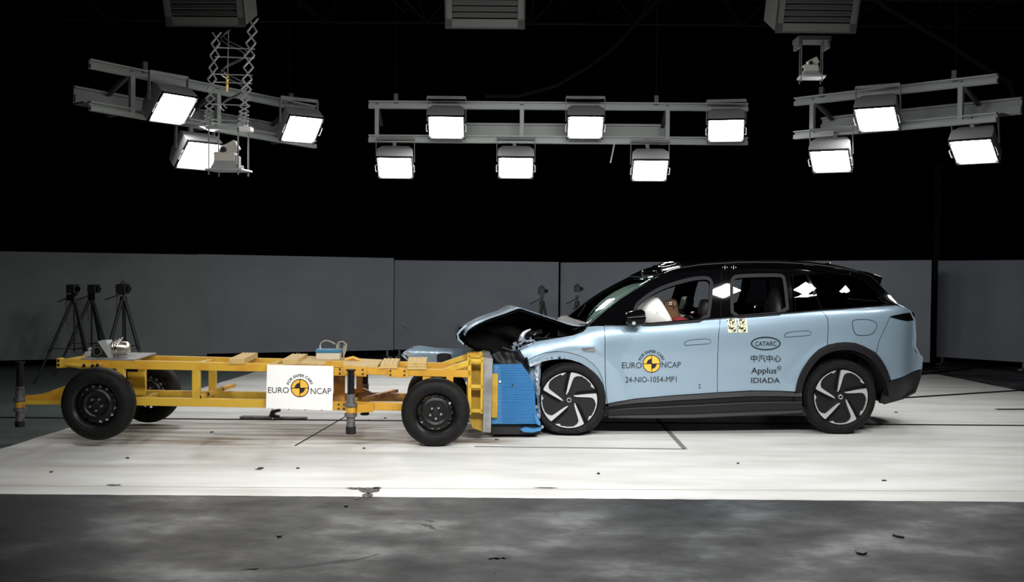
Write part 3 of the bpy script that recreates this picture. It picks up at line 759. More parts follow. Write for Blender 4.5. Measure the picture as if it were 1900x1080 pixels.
# ================================================================== WHEELS
def tyre(mb, c, R, wd, rim, seg=96, notch=0.006, y0=0.0):
    """outer face towards -y at c.y"""
    prof = [(rim, .012), (rim + .01, .004), (rim + (R - rim) * .35, -.004), (rim + (R - rim) * .7, .002), (R - .022, .016), (R - .008, .034), (R, .055), (R + .001, wd * .33), (R - .006, wd * .335), (R - .006, wd * .36), (R + .001, wd * .365), (R + .002, wd * .64), (R - .006, wd * .645), (R - .006, wd * .67), (R + .001, wd * .675),
            (R, wd - .055), (R - .008, wd - .034), (R - .022, wd - .016), (rim + (R - rim) * .6, wd), (rim, wd - .012)]
    def fn(i, j, r, o):
        if j in (4, 5, 6, 15, 16, 17) and i % 2: return r - notch, o
        return r, o
    mb.lathe(prof, c, seg=seg, fn=fn, closed=True)
def steel_wheel(c, R, parent, wd=.20, tilt=None):
    root = bpy.data.objects.new('wheel', None); COL.objects.link(root); root.parent = parent; root.location = c
    mb = MB(); tyre(mb, (0, 0, 0), R, wd, R * .63, seg=144); mb.build('tyre', M['rubber'], root, ang=50)
    rr = R * .62
    mb = MB().lathe([(rr + .010, .006), (rr + .008, .004), (rr + .000, .012), (rr - .012, .02), (rr - .02, .05), (rr - .028, .10), (rr - .02, .17), (rr + .004, .19)], (0, 0, 0), 64); mb.build('rim', M['steel_black'], root, ang=60)
    # disc with sixteen vent holes
    ro = rr - .014
    outer = [(ro * math.cos(2 * PI * i / 96), ro * math.sin(2 * PI * i / 96)) for i in range(96)]
    holes = []
    for k in range(16):
        a = 2 * PI * (k + .5) / 16; hx, hz = R * .50 * math.cos(a), R * .50 * math.sin(a)
        h = [(hx + R * .044 * math.cos(t), hz + R * .044 * math.sin(t)) for t in [2 * PI * q / 14 for q in range(14)]]; holes.append(h)
    def S(u, z):
        r = math.hypot(u, z) / R
        return .050 - .016 * math.exp(-((r - .36) / .035) ** 2) - .010 * math.exp(-((r) / .12) ** 2) + .018 * math.exp(-((r - .58) / .03) ** 2)
    sheet('disc', outer, holes, S, M['steel_black'], root, step=.011, flange=.004)
    MB().cyl((0, .02, 0), (0, .06, 0), R * .095, seg=24).build('hub_cap', M['wheel_dark'], root, bevel=.002)
    for k in range(5):
        a = 2 * PI * k / 5 + PI * .72; MB().cyl((R * .165 * math.cos(a), .018, R * .165 * math.sin(a)), (R * .165 * math.cos(a), .06, R * .165 * math.sin(a)), .0115, seg=6).build('wheel_nut', M['bolt'], root)
    MB().cyl((0, .085, 0), (0, wd + .05, 0), R * .32, seg=24).build('brake_drum', M['black'], root)
    return root
BLADE = [(-.115, .195), (-.05, .60), (.02, .965)] + [(.985 * math.cos(math.radians(a)), .985 * math.sin(math.radians(a))) for a in range(87, 24, -5)] + [(.74, .52), (.745, .605), (.57, .765), (.397, .865), (.24, .865), (.134, .81), (.087, .70), (.02, .47), (-.037, .293), (-.085, .20)]
SLOT = [(-.11, .955), (-.02, .965), (-.075, .62), (-.135, .25), (-.20, .33), (-.165, .62)]
def alloy_wheel(c, R, Rr, parent, rot=0.0, squash=None, damaged=False, scale=(1, 1)):
    root = bpy.data.objects.new('wheel', None); COL.objects.link(root); root.parent = parent; root.location = c
    mb = MB(); tyre(mb, (0, 0, 0), R, .25, Rr * 1.01, seg=160, notch=.003)
    if squash: mb.v = [squash(v) for v in mb.v]
    mb.build('tyre', M['rubber'], root, ang=50)
    rim = MB().lathe([(Rr * 1.02, .004), (Rr * 1.015, .016), (Rr * .96, .03), (Rr * .93, .08), (Rr * .95, .2)], (0, 0, 0), 64).build('rim', M['wheel_dark'], root, ang=60)
    mb = MB().lathe([(Rr * .99, .028), (Rr * .8, .03), (Rr * .3, .045), (Rr * .16, .04), (.001, .038)], (0, 0, 0), 64); mb.build('face_cover', M['wheel_dark'], root)
    for k in range(5):
        a = -2 * PI * k / 5 + rot; ca, sa = math.cos(a), math.sin(a)
        def tr(p, y): return (Rr * (p[0] * ca - p[1] * sa), y, Rr * (p[0] * sa + p[1] * ca))
        V, T = cdt(densify(BLADE, .12), [], .2)
        if damaged and k == 4: V, T = cdt(densify([p for p in BLADE if p[1] > .1 and math.hypot(*p) < .8 or p[0] < .05] if False else BLADE, .12), [], .2)
        mb = MB(); n = len(V)
        def yy(v): r = math.hypot(v.x, v.y); return .008 + .012 * (1 - r)
        mb.add([tr((v.x, v.y), yy(v)) for v in V] + [tr((v.x, v.y), .035) for v in V], T)
        cnt = {(t[i], t[(i + 1) % len(t)]) for t in T for i in range(len(t))}
        mb.f += [(b, a_, a_ + n, b + n) for (a_, b) in cnt if (b, a_) not in cnt]
        mb.build('spoke', M['alloy'], root, ang=25)
        mb = MB().plate([tr(p, .026) for p in SLOT], (0, .003, 0)); mb.build('slot', M['groove'], root, smooth=False)
    MB().cyl((0, .022, 0), (0, .05, 0), Rr * .135, seg=24).build('centre_cap', M['trim'], root, bevel=.003)
    MB().lathe([(Rr * .06, .020), (Rr * .07, .018), (Rr * .08, .020)], (0, 0, 0), 24).build('emblem', M['alloy'], root)
    return root

# ================================================================== CAR
CF = Frame((0.587, 10.53, 0), math.atan2(0.2, 2.8))
car = empty('crashed_car', CF.O, CF.yaw, 'light blue estate car with black roof and crushed front against the blue barrier', 'car')
W2 = 1.94       # body width: far side mirrors at W2 - d
def smooth_table(xs, ys, lo, hi, sig):
    n = 600; g = np.linspace(lo, hi, n); v = np.interp(g, xs, ys); h = g[1] - g[0]; k = int(3 * sig / h) + 1
    ker = np.exp(-0.5 * (np.arange(-k, k + 1) * h / sig) ** 2); ker /= ker.sum()
    vp = np.concatenate([[v[0] + (v[0] - v[1]) * i for i in range(k, 0, -1)], v, [v[-1] + (v[-1] - v[-2]) * i for i in range(1, k + 1)]])
    sm = np.convolve(vp, ker, 'valid').tolist(); inv = 1 / h
    def f(x):
        t = (x - lo) * inv
        if t <= 0: return sm[0] + (sm[1] - sm[0]) * t
        if t >= n - 1: return sm[-1] + (sm[-1] - sm[-2]) * (t - n + 1)
        i = int(t); return sm[i] + (sm[i + 1] - sm[i]) * (t - i)
    return f
belt = smooth_table([-1.2, -.52, -.31, .0, .335, 1.53, 2.59, 3.43, 4.2], [.70, .89, .975, 1.04, 1.12, 1.20, 1.283, 1.335, 1.38], -1.3, 4.3, .09)
_pz = [-1.2, -.95, -.85, -.7, -.55, -.4, -.28, -.17, -.09, -.035] + [.02 * k for k in range(26)] + [.54, .58, .7]
_pd = [.16, .085, .06, .045, .036, .020, .008, .006, .016, .036] + [.055 + .38 * (.02 * k) + .28 * (.02 * k) ** 2 for k in range(26)] + [.365, .45, .72]
prof = smooth_table(_pz, _pd, -1.3, .75, .022)
taper = smooth_table([-1.2, -.9, -.5, -.2, .1, 2.5, 2.7, 2.9, 3.05, 3.2, 3.33, 3.45, 3.6, 3.8], [.30, .17, .06, .015, 0, 0, .004, .016, .034, .062, .098, .140, .22, .5], -1.3, 4.0, .09)
XR, ZR = 2.81, .385
def S_body(u, z):
    zz = z - belt(u); g_ = min(1, max(0, (zz + .05) / .20)); g_ = g_ * g_ * (3 - 2 * g_)
    d = prof(zz) + taper(u) + .045 * (u - 1.35) ** 2 * g_
    r = math.hypot(u - XR, z - ZR); d -= .028 * math.exp(-((r - .50) / .085) ** 2) * (1 if z > .2 else max(0, z / .2))
    r = math.hypot(u - .02, z - .37)
    if z > .3: d -= .014 * math.exp(-((r - .53) / .07) ** 2); pass
    return d
def car_loop(pts, S=S_body): return [(p.x, p.z) for p in (CF.surf(x, y, S) for x, y in pts)]
PX = 0.0054
# --- outlines measured on the photograph
belt_line = [(1121, 604.5), (1165, 604.5), (1192, 603), (1250, 598), (1300, 594), (1336, 591), (1400, 586.5), (1480, 580), (1524, 576), (1560, 574), (1620, 569.5), (1662, 566.5)]
door_bottom = [(1127, 749.5), (1152, 744.5), (1180, 740), (1255, 733.5), (1331, 728.5), (1393, 725), (1440, 725.5), (1476, 727)]
arch = [(1476.6, 727), (1479.5, 710), (1484, 696), (1490.5, 683), (1502, 666), (1510, 657), (1520, 648), (1536.7, 640), (1553, 636.5), (1570, 635.3), (1586.7, 636.7), (1603, 642.5), (1620, 651.7), (1635, 665.7), (1646, 684.6), (1653.5, 706)]
front_door = [(1121, 604.5), (1165, 604.5), (1192, 603), (1250, 598), (1300, 594), (1336, 591), (1333.5, 620), (1331.8, 655), (1331, 700), (1331, 728.5), (1255, 733.5), (1180, 740), (1152, 744.5), (1127, 749.5), (1124, 720), (1122.5, 670)]
rear_door = [(1336, 591), (1400, 586.5), (1480, 580), (1524, 576), (1531, 583), (1535.5, 592), (1536.8, 605), (1535.5, 640.5)] + [(1520, 648), (1510, 657), (1502, 666), (1490.5, 683), (1484, 696), (1479.5, 710), (1476.6, 727)] + [(1440, 725.5), (1393, 725), (1331, 728.5), (1331, 700), (1331.8, 655), (1333.5, 620)]
quarter = [(1524, 576), (1560, 574), (1620, 569.5), (1662, 566.5), (1688, 577.5), (1690, 581), (1652, 587.8), (1646, 600), (1632, 630), (1626, 655), (1620, 651.7), (1603, 642.5), (1586.7, 636.7), (1570, 635.3), (1553, 636.5), (1536.7, 640), (1535.5, 640.5), (1536.8, 605), (1535.5, 592), (1531, 583)]
bumper = [(1652, 588), (1684, 596), (1697, 594), (1699, 605), (1698.5, 625), (1697.5, 642), (1700, 652), (1706, 659), (1711, 664), (1711.5, 676), (1709, 685.5), (1690, 693), (1653.5, 706), (1646, 684.6), (1635, 665.7), (1626, 655), (1632, 630), (1646, 600)]
low_bumper = [(1645, 709), (1653.5, 706.3), (1690, 693.5), (1709, 686), (1708, 697), (1703, 712), (1698, 727), (1676, 739), (1646, 749.5), (1634, 748.5), (1637, 735), (1641, 720)]
tail_lamp = [(1651, 587.6), (1660, 585), (1678, 581.5), (1696, 579.5), (1698, 586), (1697, 593), (1684, 595.6), (1670, 593), (1658, 590)]
crease = [(980, 668), (993, 661), (1011, 654.6), (1031.7, 652), (1052, 653.4), (1070, 658), (1086.6, 665), (1101, 676), (1111, 687.6), (1117, 702), (1121, 722), (1123, 750)]
lip_edge = [(984, 681), (992, 676), (1005, 671.5), (1020, 668), (1037.8, 666), (1052, 666.5), (1062, 668.5), (1078.5, 674), (1090.7, 681.5), (1103, 691), (1113, 704), (1118.5, 722), (1121, 750.5)]
fender = [(1121, 604.5), (1105, 604.5), (1090, 606), (1086, 611), (1080.5, 616), (1062, 622), (1029.6, 627.5), (1001, 632), (985, 636), (972, 642), (962, 648), (968, 656), (974, 666), (978, 671)] + crease + [(1127, 749.5), (1124, 720), (1122.5, 670)]
def panel(name, pts, m, sm=0, ins=.003, mir=True, S=S_body, **k):
    lp = car_loop(pts, S); lp = densify(lp, .035)
    if ins: lp = inset(lp, ins)
    o = sheet(name, lp, k.pop('holes', []), S, m, car, step=k.pop('step', .032), **k)
    if mir:
        sheet(name, lp, [], S, m, car, step=.06, mirror=W2)
    return o
panel('front_door', front_door, M['paint']); panel('rear_door', rear_door, M['paint'])
panel('quarter_panel', quarter, M['paint']); panel('rear_bumper', bumper, M['paint']); panel('lower_bumper', low_bumper, M['trim'])
panel('fender', fender, M['paint'], mir=False)
panel('arch_lip', [(977, 669)] + crease[1:] + lip_edge[::-1] + [(980, 676)], M['paint'], mir=False, ins=0, step=.02, S=lambda u, z: S_body(u, z) + .016)
panel('tail_lamp', tail_lamp, M['tail'], ins=0, S=lambda u, z: S_body(u, z) - .006, flange=.012)
# wheel arch cladding
ac = (1564, 740)
inner = [(ac[0] + (x - ac[0]) * .865, ac[1] + (y - ac[1]) * .865) for x, y in arch]
inner[0] = (1488, 729); inner[-1] = (1643, 709)
def S_arch(u, z): return S_body(u, z) - .012
arch_ = smooth_loop(arch, 1, False); inner_ = smooth_loop(inner, 1, False)
panel('wheel_arch_trim', arch_ + inner_[::-1], M['trim'], S=S_arch, flange=.05, ins=0, mir=False)
panel('bumper_side_trim', [(1643, 709), (1646, 709), (1641, 722), (1636, 748.8), (1632, 748), (1637, 728)], M['trim'], S=S_arch, ins=0, mir=False)

# --- greenhouse: black upper body with window openings
roof_edge = [(1093.7, 602.5), (1107, 590.5), (1128, 572.5), (1150.7, 555), (1176, 539), (1202.6, 524), (1219, 515), (1232, 507.5), (1246, 501.5), (1262, 497), (1290, 492.5), (1330, 489.5), (1380, 488), (1440, 488.5), (1500, 492), (1550, 498), (1590, 505), (1622, 513.5)]
upper = roof_edge + [(1636, 532), (1652, 548), (1664, 562), (1666, 567)] + [(1662, 566.5), (1620, 569.5), (1560, 574), (1524, 576), (1480, 580), (1400, 586.5), (1336, 591), (1300, 594), (1250, 598), (1192, 603), (1165, 604.5), (1121, 604.5), (1105, 604.5)]
win_f = [(1186, 599), (1180, 585), (1182, 567.5), (1196, 556), (1211, 545), (1236, 533), (1264.4, 524.5), (1285, 519.5), (1298, 517.8), (1312, 517.5), (1317.5, 522), (1318, 529), (1315.5, 560), (1311, 591.5), (1250, 596.5), (1210, 600)]
win_r = [(1361, 585.5), (1360, 555), (1359.5, 527), (1362, 518), (1368, 514.5), (1400, 513), (1448, 512.5), (1452.5, 516), (1456, 545), (1459.5, 578), (1400, 583)]
win_q1 = [(1472, 577.5), (1470, 545), (1467, 513), (1494, 509.5), (1504, 530), (1516, 560), (1520, 573.5)]
win_q2 = [(1528, 572.5), (1522, 560), (1508, 527), (1500, 509.5), (1540, 508), (1570, 510.5), (1588, 515), (1606, 525), (1624, 541), (1640, 557), (1645, 565), (1600, 568.5), (1560, 571.5)]
H = {k: densify(car_loop(v), .03) for k, v in (('f', smooth_loop(win_f, 1)), ('r', smooth_loop(win_r, 1)), ('q1', win_q1), ('q2', win_q2))}
up_loop = densify(car_loop(upper), .03)
sheet('upper_body', up_loop, list(H.values()), S_body, M['black_gloss'], car, step=.035, flange=.05)
sheet('upper_body', up_loop, list(H.values()), S_body, M['black_gloss'], car, step=.05, flange=.05, mirror=W2)
for mir in (None, W2):
    for k, m, nm in (('r', 'glass_clear', 'rear_door_window'), ('q1', 'glass_dark', 'quarter_light'), ('q2', 'glass_dark', 'rear_quarter_window')):
        sheet(nm, inset(H[k], -.006), [], lambda u, z: S_body(u, z) + .008, M[m], car, step=.03, flange=0, mirror=mir)
    if mir: sheet('front_door_window', inset(H['f'], -.006), [], lambda u, z: S_body(u, z) + .008, M['glass_clear'], car, step=.05, flange=0, mirror=mir)
# grey seals round the two open-looking side windows
for k in ('f', 'r'):
    lp = H[k]
    sheet('window_seal', inset(lp, -.030), [inset(lp, .004)], lambda u, z: S_body(u, z) - .004, M['seam_grey'], car, step=.05, flange=.01)
# belt moulding
bl = [(p.x, p.z) for p in (CF.surf(x, y, S_body) for x, y in belt_line)]
mb = MB().tube([Vector((u, S_body(u, z) - .004, z + .006)) for u, z in bl], .010, 8); mb.build('belt_moulding', M['black_gloss'], car)

def Pb(x, y): return CF.surf(x, y, S_body)
d = Decal(Pb, .0015); d.line([(1338.5, 505), (1339, 530), (1338, 560), (1336.5, 591)], 1.0).line([(1470, 508), (1473, 540), (1477, 579)], .8); d.build('door_gap', M['groove'], car)
# --- roof, windscreen, tailgate: arcs across the car from edge to mirrored edge
def cross(edge, bow, crown, n=22, shrink=1.0):
    """edge: list of (u,d,z); bow: forward bow at the centre line; crown: rise at the centre"""
    rows = []
    for i, p in enumerate(edge):
        b = bow[i] if isinstance(bow, list) else bow; c = crown[i] if isinstance(crown, list) else crown; row = []
        for k in range(n + 1):
            t = k / n; s = 1 - abs(2 * t - 1) ** 2.4
            row.append(Vector((p.x - b * s, p.y + (W2 - 2 * p.y) * t, p.z + c * s)))
        rows.append(row)
    return rows
re = [CF.surf(x, y, S_body) for x, y in smooth_loop(roof_edge, 1, False)]
i_ws = min(range(len(re)), key=lambda i: abs(CF.at(1219, 515, .25).x - re[i].x))
ws = re[:i_ws + 1]; rf = re[i_ws:]
mb = MB().grid(cross(ws, [.10 - .02 * i / len(ws) for i in range(len(ws))], .01)); mb.build('windscreen', M['glass_screen'], car, solid=.004)
n = len(rf)
mb = MB().grid(cross(rf, [.08 * max(0, 1 - i / 6) for i in range(n)], [.012 + .02 * min(1, i / 8) for i in range(n)])); mb.build('roof', M['black_gloss'], car, solid=.02)
# headliner/black screen border at the top and cowl at the bottom
co0 = ws[0]; cowl = [Vector((co0.x - .14, .16, co0.z - .06)), Vector((co0.x - .06, .15, co0.z - .01)), Vector((co0.x + .02, co0.y, co0.z + .005))]
mb = MB().grid(cross(cowl, .11, .02)); mb.build('cowl', M['black'], car, solid=.01)
for s, a in ((.35, .5), (1.0, .95)):
    MB().tube([Vector((co0.x + .0, s, co0.z + .03)), Vector((co0.x + .12, s + .02 + a * .25, co0.z + .14)), Vector((co0.x + .16, s + a * .6, co0.z + .15))], .010, 6).build('wiper', M['black'], car)
# dashboard black-out line
# tailgate
tg = [CF.surf(x, y, S_body) for x, y in [(1622, 513.5), (1636, 532), (1652, 548), (1664, 562)]]
mb = MB().grid(cross(tg, -.05, .0)); mb.build('rear_window', M['glass_dark'], car, solid=.004)
tg = [CF.surf(x, y, S_body) for x, y in [(1664, 564), (1688, 577.5), (1697, 594), (1698.5, 625), (1697.5, 642), (1706, 659), (1711, 664), (1709, 685.5)]]
mb = MB().grid(cross(tg, -.09, .0)); mb.build('tailgate', M['paint'], car, solid=.02)
tg = [CF.surf(x, y, S_body) for x, y in [(1709, 686), (1708, 697), (1703, 712), (1698, 727), (1676, 739), (1640, 749)]]
mb = MB().grid(cross(tg, -.08, .0)); mb.build('rear_valance', M['trim'], car, solid=.02)
# spoiler
sp = [CF.at(x, y, .34) for x, y in [(1586, 500.5), (1606, 504), (1622, 508), (1637, 514), (1637.5, 517), (1633, 531), (1618, 515), (1600, 507.5)]]
mb = MB().plate(sp, (0, W2 - .68, 0)); mb.build('roof_spoiler', M['black_gloss'], car, bevel=.006)
# roof rails
for d in (.27, W2 - .27):
    rl = [CF.at(x, y, .27) for x, y in [(1262, 496), (1300, 490), (1370, 485.5), (1440, 485.5), (1500, 488.5), (1550, 494.5), (1588, 502.5)]]
    MB().tube([Vector((p.x, d, p.z)) for p in rl], [.012, .018, .018, .018, .018, .018, .01], 10).build('roof_rail', M['black_gloss'], car)
# roof aerial fin, lidar bump and roof sensors
fin = [CF.at(x, y, .97) for x, y in [(1508, 497), (1530, 489), (1541, 487), (1542, 497)]]
MB().plate([p - Vector((0, .03, 0)) for p in fin], (0, .06, 0)).build('roof_aerial', M['black_gloss'], car, bevel=.01)
mb = MB().ball(CF.at(1252, 497, .97), (.20, .28, .075), 24, 12); mb.build('lidar_housing', M['black_gloss'], car)
for d in (.33,):
    c = CF.at(1204, 507, .33); mb = MB().box((c.x, d, c.z), (.15, .09, .062), Matrix.Rotation(math.radians(-4), 3, 'Y')); mb.box((c.x + .10, d, c.z + .004), (.10, .07, .045), Matrix.Rotation(math.radians(-18), 3, 'Y')); mb.build('roof_sensor', M['black_gloss'], car, bevel=.012)
# mirrors
def mirror_parts(sgn):
    c = CF.at(1178, 590, -.08)
    Y = (lambda d: d) if sgn else (lambda d: W2 - d)
    mb = MB()
    prof_m = [(-.10, .045), (-.085, .06), (-.03, .075), (.06, .082), (.085, .07), (.09, .0)]
    rows = []
    for (x, r) in prof_m:
        rows.append([Vector((c.x + x, Y(-.10 + .10 * math.cos(2 * PI * k / 20)), c.z + .0 + r * math.sin(2 * PI * k / 20) + (.006 if x > 0 else 0))) for k in range(21)])
    mb.grid(rows); mb.add(rows[0][:-1], [tuple(range(20))]); h = mb.build('door_mirror', M['mirror_black'], car)
    MB().box((c.x + .083, Y(-.10), c.z), (.006, .17, .11)).build('mirror_glass', M['chrome'], h, bevel=.004)
    MB().beam((c.x + .02, Y(-.03), c.z - .05), (c.x - .0, Y(.07), c.z - .07), .10, .03).build('mirror_arm', M['black_gloss'], h, bevel=.006)
    MB().cyl((c.x - .03, Y(-.19), c.z - .045), (c.x - .03, Y(-.16), c.z - .045), .018, seg=16).build('camera_pod', M['alloy'], h)
mirror_parts(True); mirror_parts(False)

# --- sill cladding: lofted section
top_l = door_bottom + [(1488, 727.5)]
bot_l = [(1131, 775.5), (1180, 776.3), (1230, 776.8), (1290, 776), (1350, 773.5), (1420, 770.5), (1470, 768), (1488, 767)]
def lerp_line(L_, x):
    return float(np.interp(x, [p[0] for p in L_], [p[1] for p in L_]))
rows = []
for k in range(41):
    x = 1129 + (1488 - 1129) * k / 40; yt = lerp_line(top_l, x); yb = lerp_line(bot_l, x); h = yb - yt; row = []
    for f, d in ((0, .030), (.03, .004), (.22, -.016), (.25, .012), (.43, .016), (.46, -.018), (.50, -.022), (.56, -.012), (.80, .004), (.82, .016), (.93, .0), (.97, -.004), (1.0, .03), (1.0, .15)):
        base = .03 if f < .9 else .035
        row.append(CF.at(x, yt + h * f, base + d))
    rows.append(row)
mb = MB().grid(rows); mb.build('sill_trim', M['trim'], car, ang=22)
mb = MB().grid([[Vector((v.x, W2 - v.y, v.z)) for v in r] for r in rows]); mb.build('sill_trim', M['trim'], car, ang=22)

# --- inner shell: floor pan, wheel tubs, doors' inner skins
def S_in(u, z): return S_body(u, z) + .055
inner_loop = densify(car_loop(front_door[:6] + rear_door[1:4] + [(1600, 571), (1640, 568), (1655, 600), (1640, 650), (1600, 640), (1535, 640), (1500, 668), (1478, 724), (1400, 735), (1250, 745), (1127, 765)]), .05)
for mir in (None, W2): sheet('inner_skin', inner_loop, [], S_in, M['black'], car, step=.08, flange=0, mirror=mir)
mb = MB().box((1.42, W2 / 2, .24), (2.3, W2 - .16, .10)); mb.box((.55, W2 / 2, .62), (.05, W2 - .24, .72)); mb.box((2.9, W2 / 2, .75), (1.1, W2 - .80, .5)); mb.box((3.25, W2 / 2, .66), (.30, W2 - .62, .30))
mb.build('floor_pan', M['black'], car)
def tub(u, z, R, name, d0=.04, a0=0, a1=180):
    rows = []
    for k in range(25):
        a = math.radians(a0 + (a1 - a0) * k / 24); rows.append([Vector((u + R * math.cos(a), d, z + R * math.sin(a))) for d in (d0, .5)])
    mb = MB().grid(rows); mb.add([r[1] for r in rows] + [Vector((u, .5, z))], [(i, i + 1, 25) for i in range(24)]); mb.build(name, M['liner'], car, solid=.01)
tub(XR + .005, .36, .50, 'wheel_well', .03, 4, 184); 
tub(.03, .36, .46, 'wheel_well', .10, -5, 150)

# --- fittings drawn on the panels
def Pb(x, y): return CF.surf(x, y, S_body)
def outline(pts, w=1.1, name='door_handle', closed=True):
    d = Decal(Pb, .0015); p = smooth_loop(pts, 2, closed); d.line(p + ([p[0]] if closed else []), w); return d.build(name, M['ink'], car)
def handle(pts):
    lp = [(p.x, p.z) for p in (CF.surf(x, y, S_body) for x, y in smooth_loop(pts, 2))]
    h = sheet('door_handle', densify(lp, .02), [], lambda u, z: S_body(u, z) - .006, M['paint'], car, step=.02, flange=.01)
    d = Decal(Pb, .0015); p = smooth_loop(pts, 2); d.line(p + [p[0]], 2.0); d.build('handle_recess', M['ink'], h)
handle([(1270, 640), (1271, 634.5), (1283, 631), (1317, 628.5), (1318.5, 636), (1315, 637.5), (1273, 640.3)])
handle([(1456, 625), (1457, 619.5), (1468, 616.3), (1503, 613.8), (1504.5, 620.5), (1500, 622), (1459, 625.3)])
fl = [(1582, 594), (1600, 592.8), (1617, 594), (1628, 600), (1625, 611), (1617, 622), (1590, 623), (1584, 615), (1581.5, 602)]
lp = [(p.x, p.z) for p in (CF.surf(x, y, S_body) for x, y in smooth_loop(fl, 2))]
h = sheet('charging_flap', densify(inset(lp, .003), .03), [], lambda u, z: S_body(u, z) - .002, M['paint'], car, step=.03, flange=.004)
d = Decal(Pb, .001); p = smooth_loop(fl, 2); d.line(p + [p[0]], 1.5); d.build('flap_gap', M['ink'], h)
d = Decal(Pb, .012); d.put([(1079, 646), (1103, 643.5), (1104.5, 650), (1101, 652.5), (1083, 652)], [(0, 1, 2, 3, 4)]); d.build('side_repeater', M['steel'], car)
Decal(Pb, .002).disc(1298, 714, 1.5, 12).disc(1298.5, 719.5, 1.5, 12).build('marker_dot', M['ink'], car)
# lettering
ncap_logo(Pb, 1209, 675, 16.2, car, 1154.3, 1190.5, 672.5, 683.5, 1227.5, 1263, 671.5, 682.5, 20.3, 25.6)
def word(t, *a, **k): Decal(Pb, .003).text(t, *a, **k).build('lettering', M['ink'], car)
word('24-NIO-1054-MP1', 1160.4, 1255.3, 699.3, 710, bold=0, dy=-1)
Decal(Pb, .003).ring(1420.7, 637.4, 27.7, 12.7, 2.4).build('oval_ring', M['ink'], car)
word('CATARC', 1401, 1440.7, 633.5, 642, bold=.012)
word('中汽中心', 1393, 1449.3, 658.5, 672, bold=.014)
word('Applus', 1393.6, 1440.7, 682.0, 696.5, bold=.012)
Decal(Pb, .003).ring(1445.6, 683, 3.9, 4.1, .9, 20).line([(1443.6, 683), (1447.6, 683)], .9).line([(1445.6, 681), (1445.6, 685)], .9).build('plus_mark', M['ink'], car)
word('IDIADA', 1393.6, 1447, 701, 710.7, bold=.010)
st = Decal(Pb, .0025)
for (xa, xb) in ((1348.5, 1365), (1368, 1385)):
    n_ = 12; st.put([(xa + (xb - xa) * a / 4 + 2.5 * b / n_, 591.5 + 25.5 * b / n_) for b in range(n_ + 1) for a in range(5)], [(5 * b + a, 5 * b + a + 1, 5 * b + a + 6, 5 * b + a + 5) for b in range(n_) for a in range(4)])
so = st.build('target_sticker', M['sticker'], car)
d = Decal(Pb, .004)
for x in (1358, 1376.5):
    for (cx, cy, r) in ((x, 596, 5.2), (x + 3, 611.5, 4.8)):
        d.ring(cx, cy, r, r, .9, 20); d.disc(cx, cy, r * .85, 8, 90, 180); d.disc(cx, cy, r * .85, 8, 270, 360)
    d.line([(x - 8.5, 594), (x - 6.5, 606), (x - 2, 605)], 1.4).line([(x - 5, 592), (x - 3, 603)], 1.3).line([(x + 4, 592), (x + 6, 604)], 1.4).line([(x + 1, 600), (x + 3, 605)], 1.2); d.rect(x - 6, 607, x - 1, 610.5)
d.build('target_mark', M['ink'], so)
d = Decal(lambda x, y: CF.surf(x, y, S_body), .003)
for x in (1345, 1361):
    for k in (-4, 0, 4): d.disc(x + k, 496, 1.0, 8)
    d.rect(x - .5, 492.5, x + .5, 499.5)
d.build('roof_mark', M['white_board'], car)

# --- interior
def seat(cx, d, tilt=14, s=1.0, name='front_seat'):
    mb = MB(); R = Matrix.Rotation(math.radians(tilt), 3, 'Y')
    mb.box((cx - .22, d, .52), (.52, .50, .16)); mb.box(Vector((cx + .10, d, .86)), (.14, .50, .62), R); mb.box(Vector((cx + .19, d, 1.27)), (.11, .28, .20), R)
    return mb.build(name, M['seat'], car, bevel=.045)
SX = CF.at(1290, 560, .5).x
seat(SX - .08, .50); seat(SX - .06, W2 - .50)
RX = CF.at(1445, 560, .6).x
mb = MB().box((RX - .12, W2 / 2, .55), (.5, 1.36, .2)); mb.box((RX + .2, W2 / 2, .92), (.14, 1.36, .60), Matrix.Rotation(math.radians(18), 3, 'Y'))
for d in (.5, .97, 1.44): mb.box((RX + .29, d, 1.27), (.09, .24, .16), Matrix.Rotation(math.radians(18), 3, 'Y'))
mb.build('rear_bench', M['seat'], car, bevel=.04)
mb = MB().box((.80, W2 / 2, .95), (.42, W2 - .5, .26)); mb.build('dashboard', M['seat'], car, bevel=.06)
wc = Vector((1.04, .50, 1.02))
mb = MB().lathe([(.165 + .014 * math.cos(t), .014 * math.sin(t)) for t in [2 * PI * k / 8 for k in range(8)]], (0, 0, 0), 32, axis='x', closed=True)
sw = mb.build('steering_wheel', M['seat'], car); sw.location = wc; sw.rotation_euler = (0, math.radians(22), 0)
# airbag: squashed cushion filling the window front
abp = [CF.at(x, y, .46) for x, y in [(1180, 577), (1186, 563), (1200, 551), (1214, 546.5), (1222, 552), (1236, 574), (1250, 600), (1238, 612), (1205, 612), (1186, 600)]]
cen = sum(abp, Vector()) / len(abp); rows = []
lpp = [Vector((p[0], 0, p[1])) for p in smooth_loop([(p.x, p.z) for p in abp], 2)]
for j in range(9):
    ph = -PI / 2 + PI * j / 8; kx = max(.03, math.cos(ph) ** .55); rows.append([Vector((cen.x + (p.x - cen.x) * kx, .50 + .25 * math.sin(ph), cen.z + (p.z - cen.z) * kx)) for p in lpp + [lpp[0]]])
mb = MB().grid(rows); mb.build('airbag', M['airbag'], car, ang=80)
pc = CF.at(1141, 557, .97); th = math.radians(35); rows = []
for i in range(13):
    a = -PI / 2 + PI * i / 12; row = []
    for k in range(25):
        b = 2 * PI * k / 24; q = Vector((.40 * math.sin(a), .62 * math.cos(a) * math.cos(b), .125 * math.cos(a) * math.sin(b)))
        row.append(Vector((pc.x + .055 + q.x * math.cos(th) - q.z * math.sin(th), 1.12 + q.y, pc.z - .060 + q.x * math.sin(th) + q.z * math.cos(th))))
    rows.append(row)
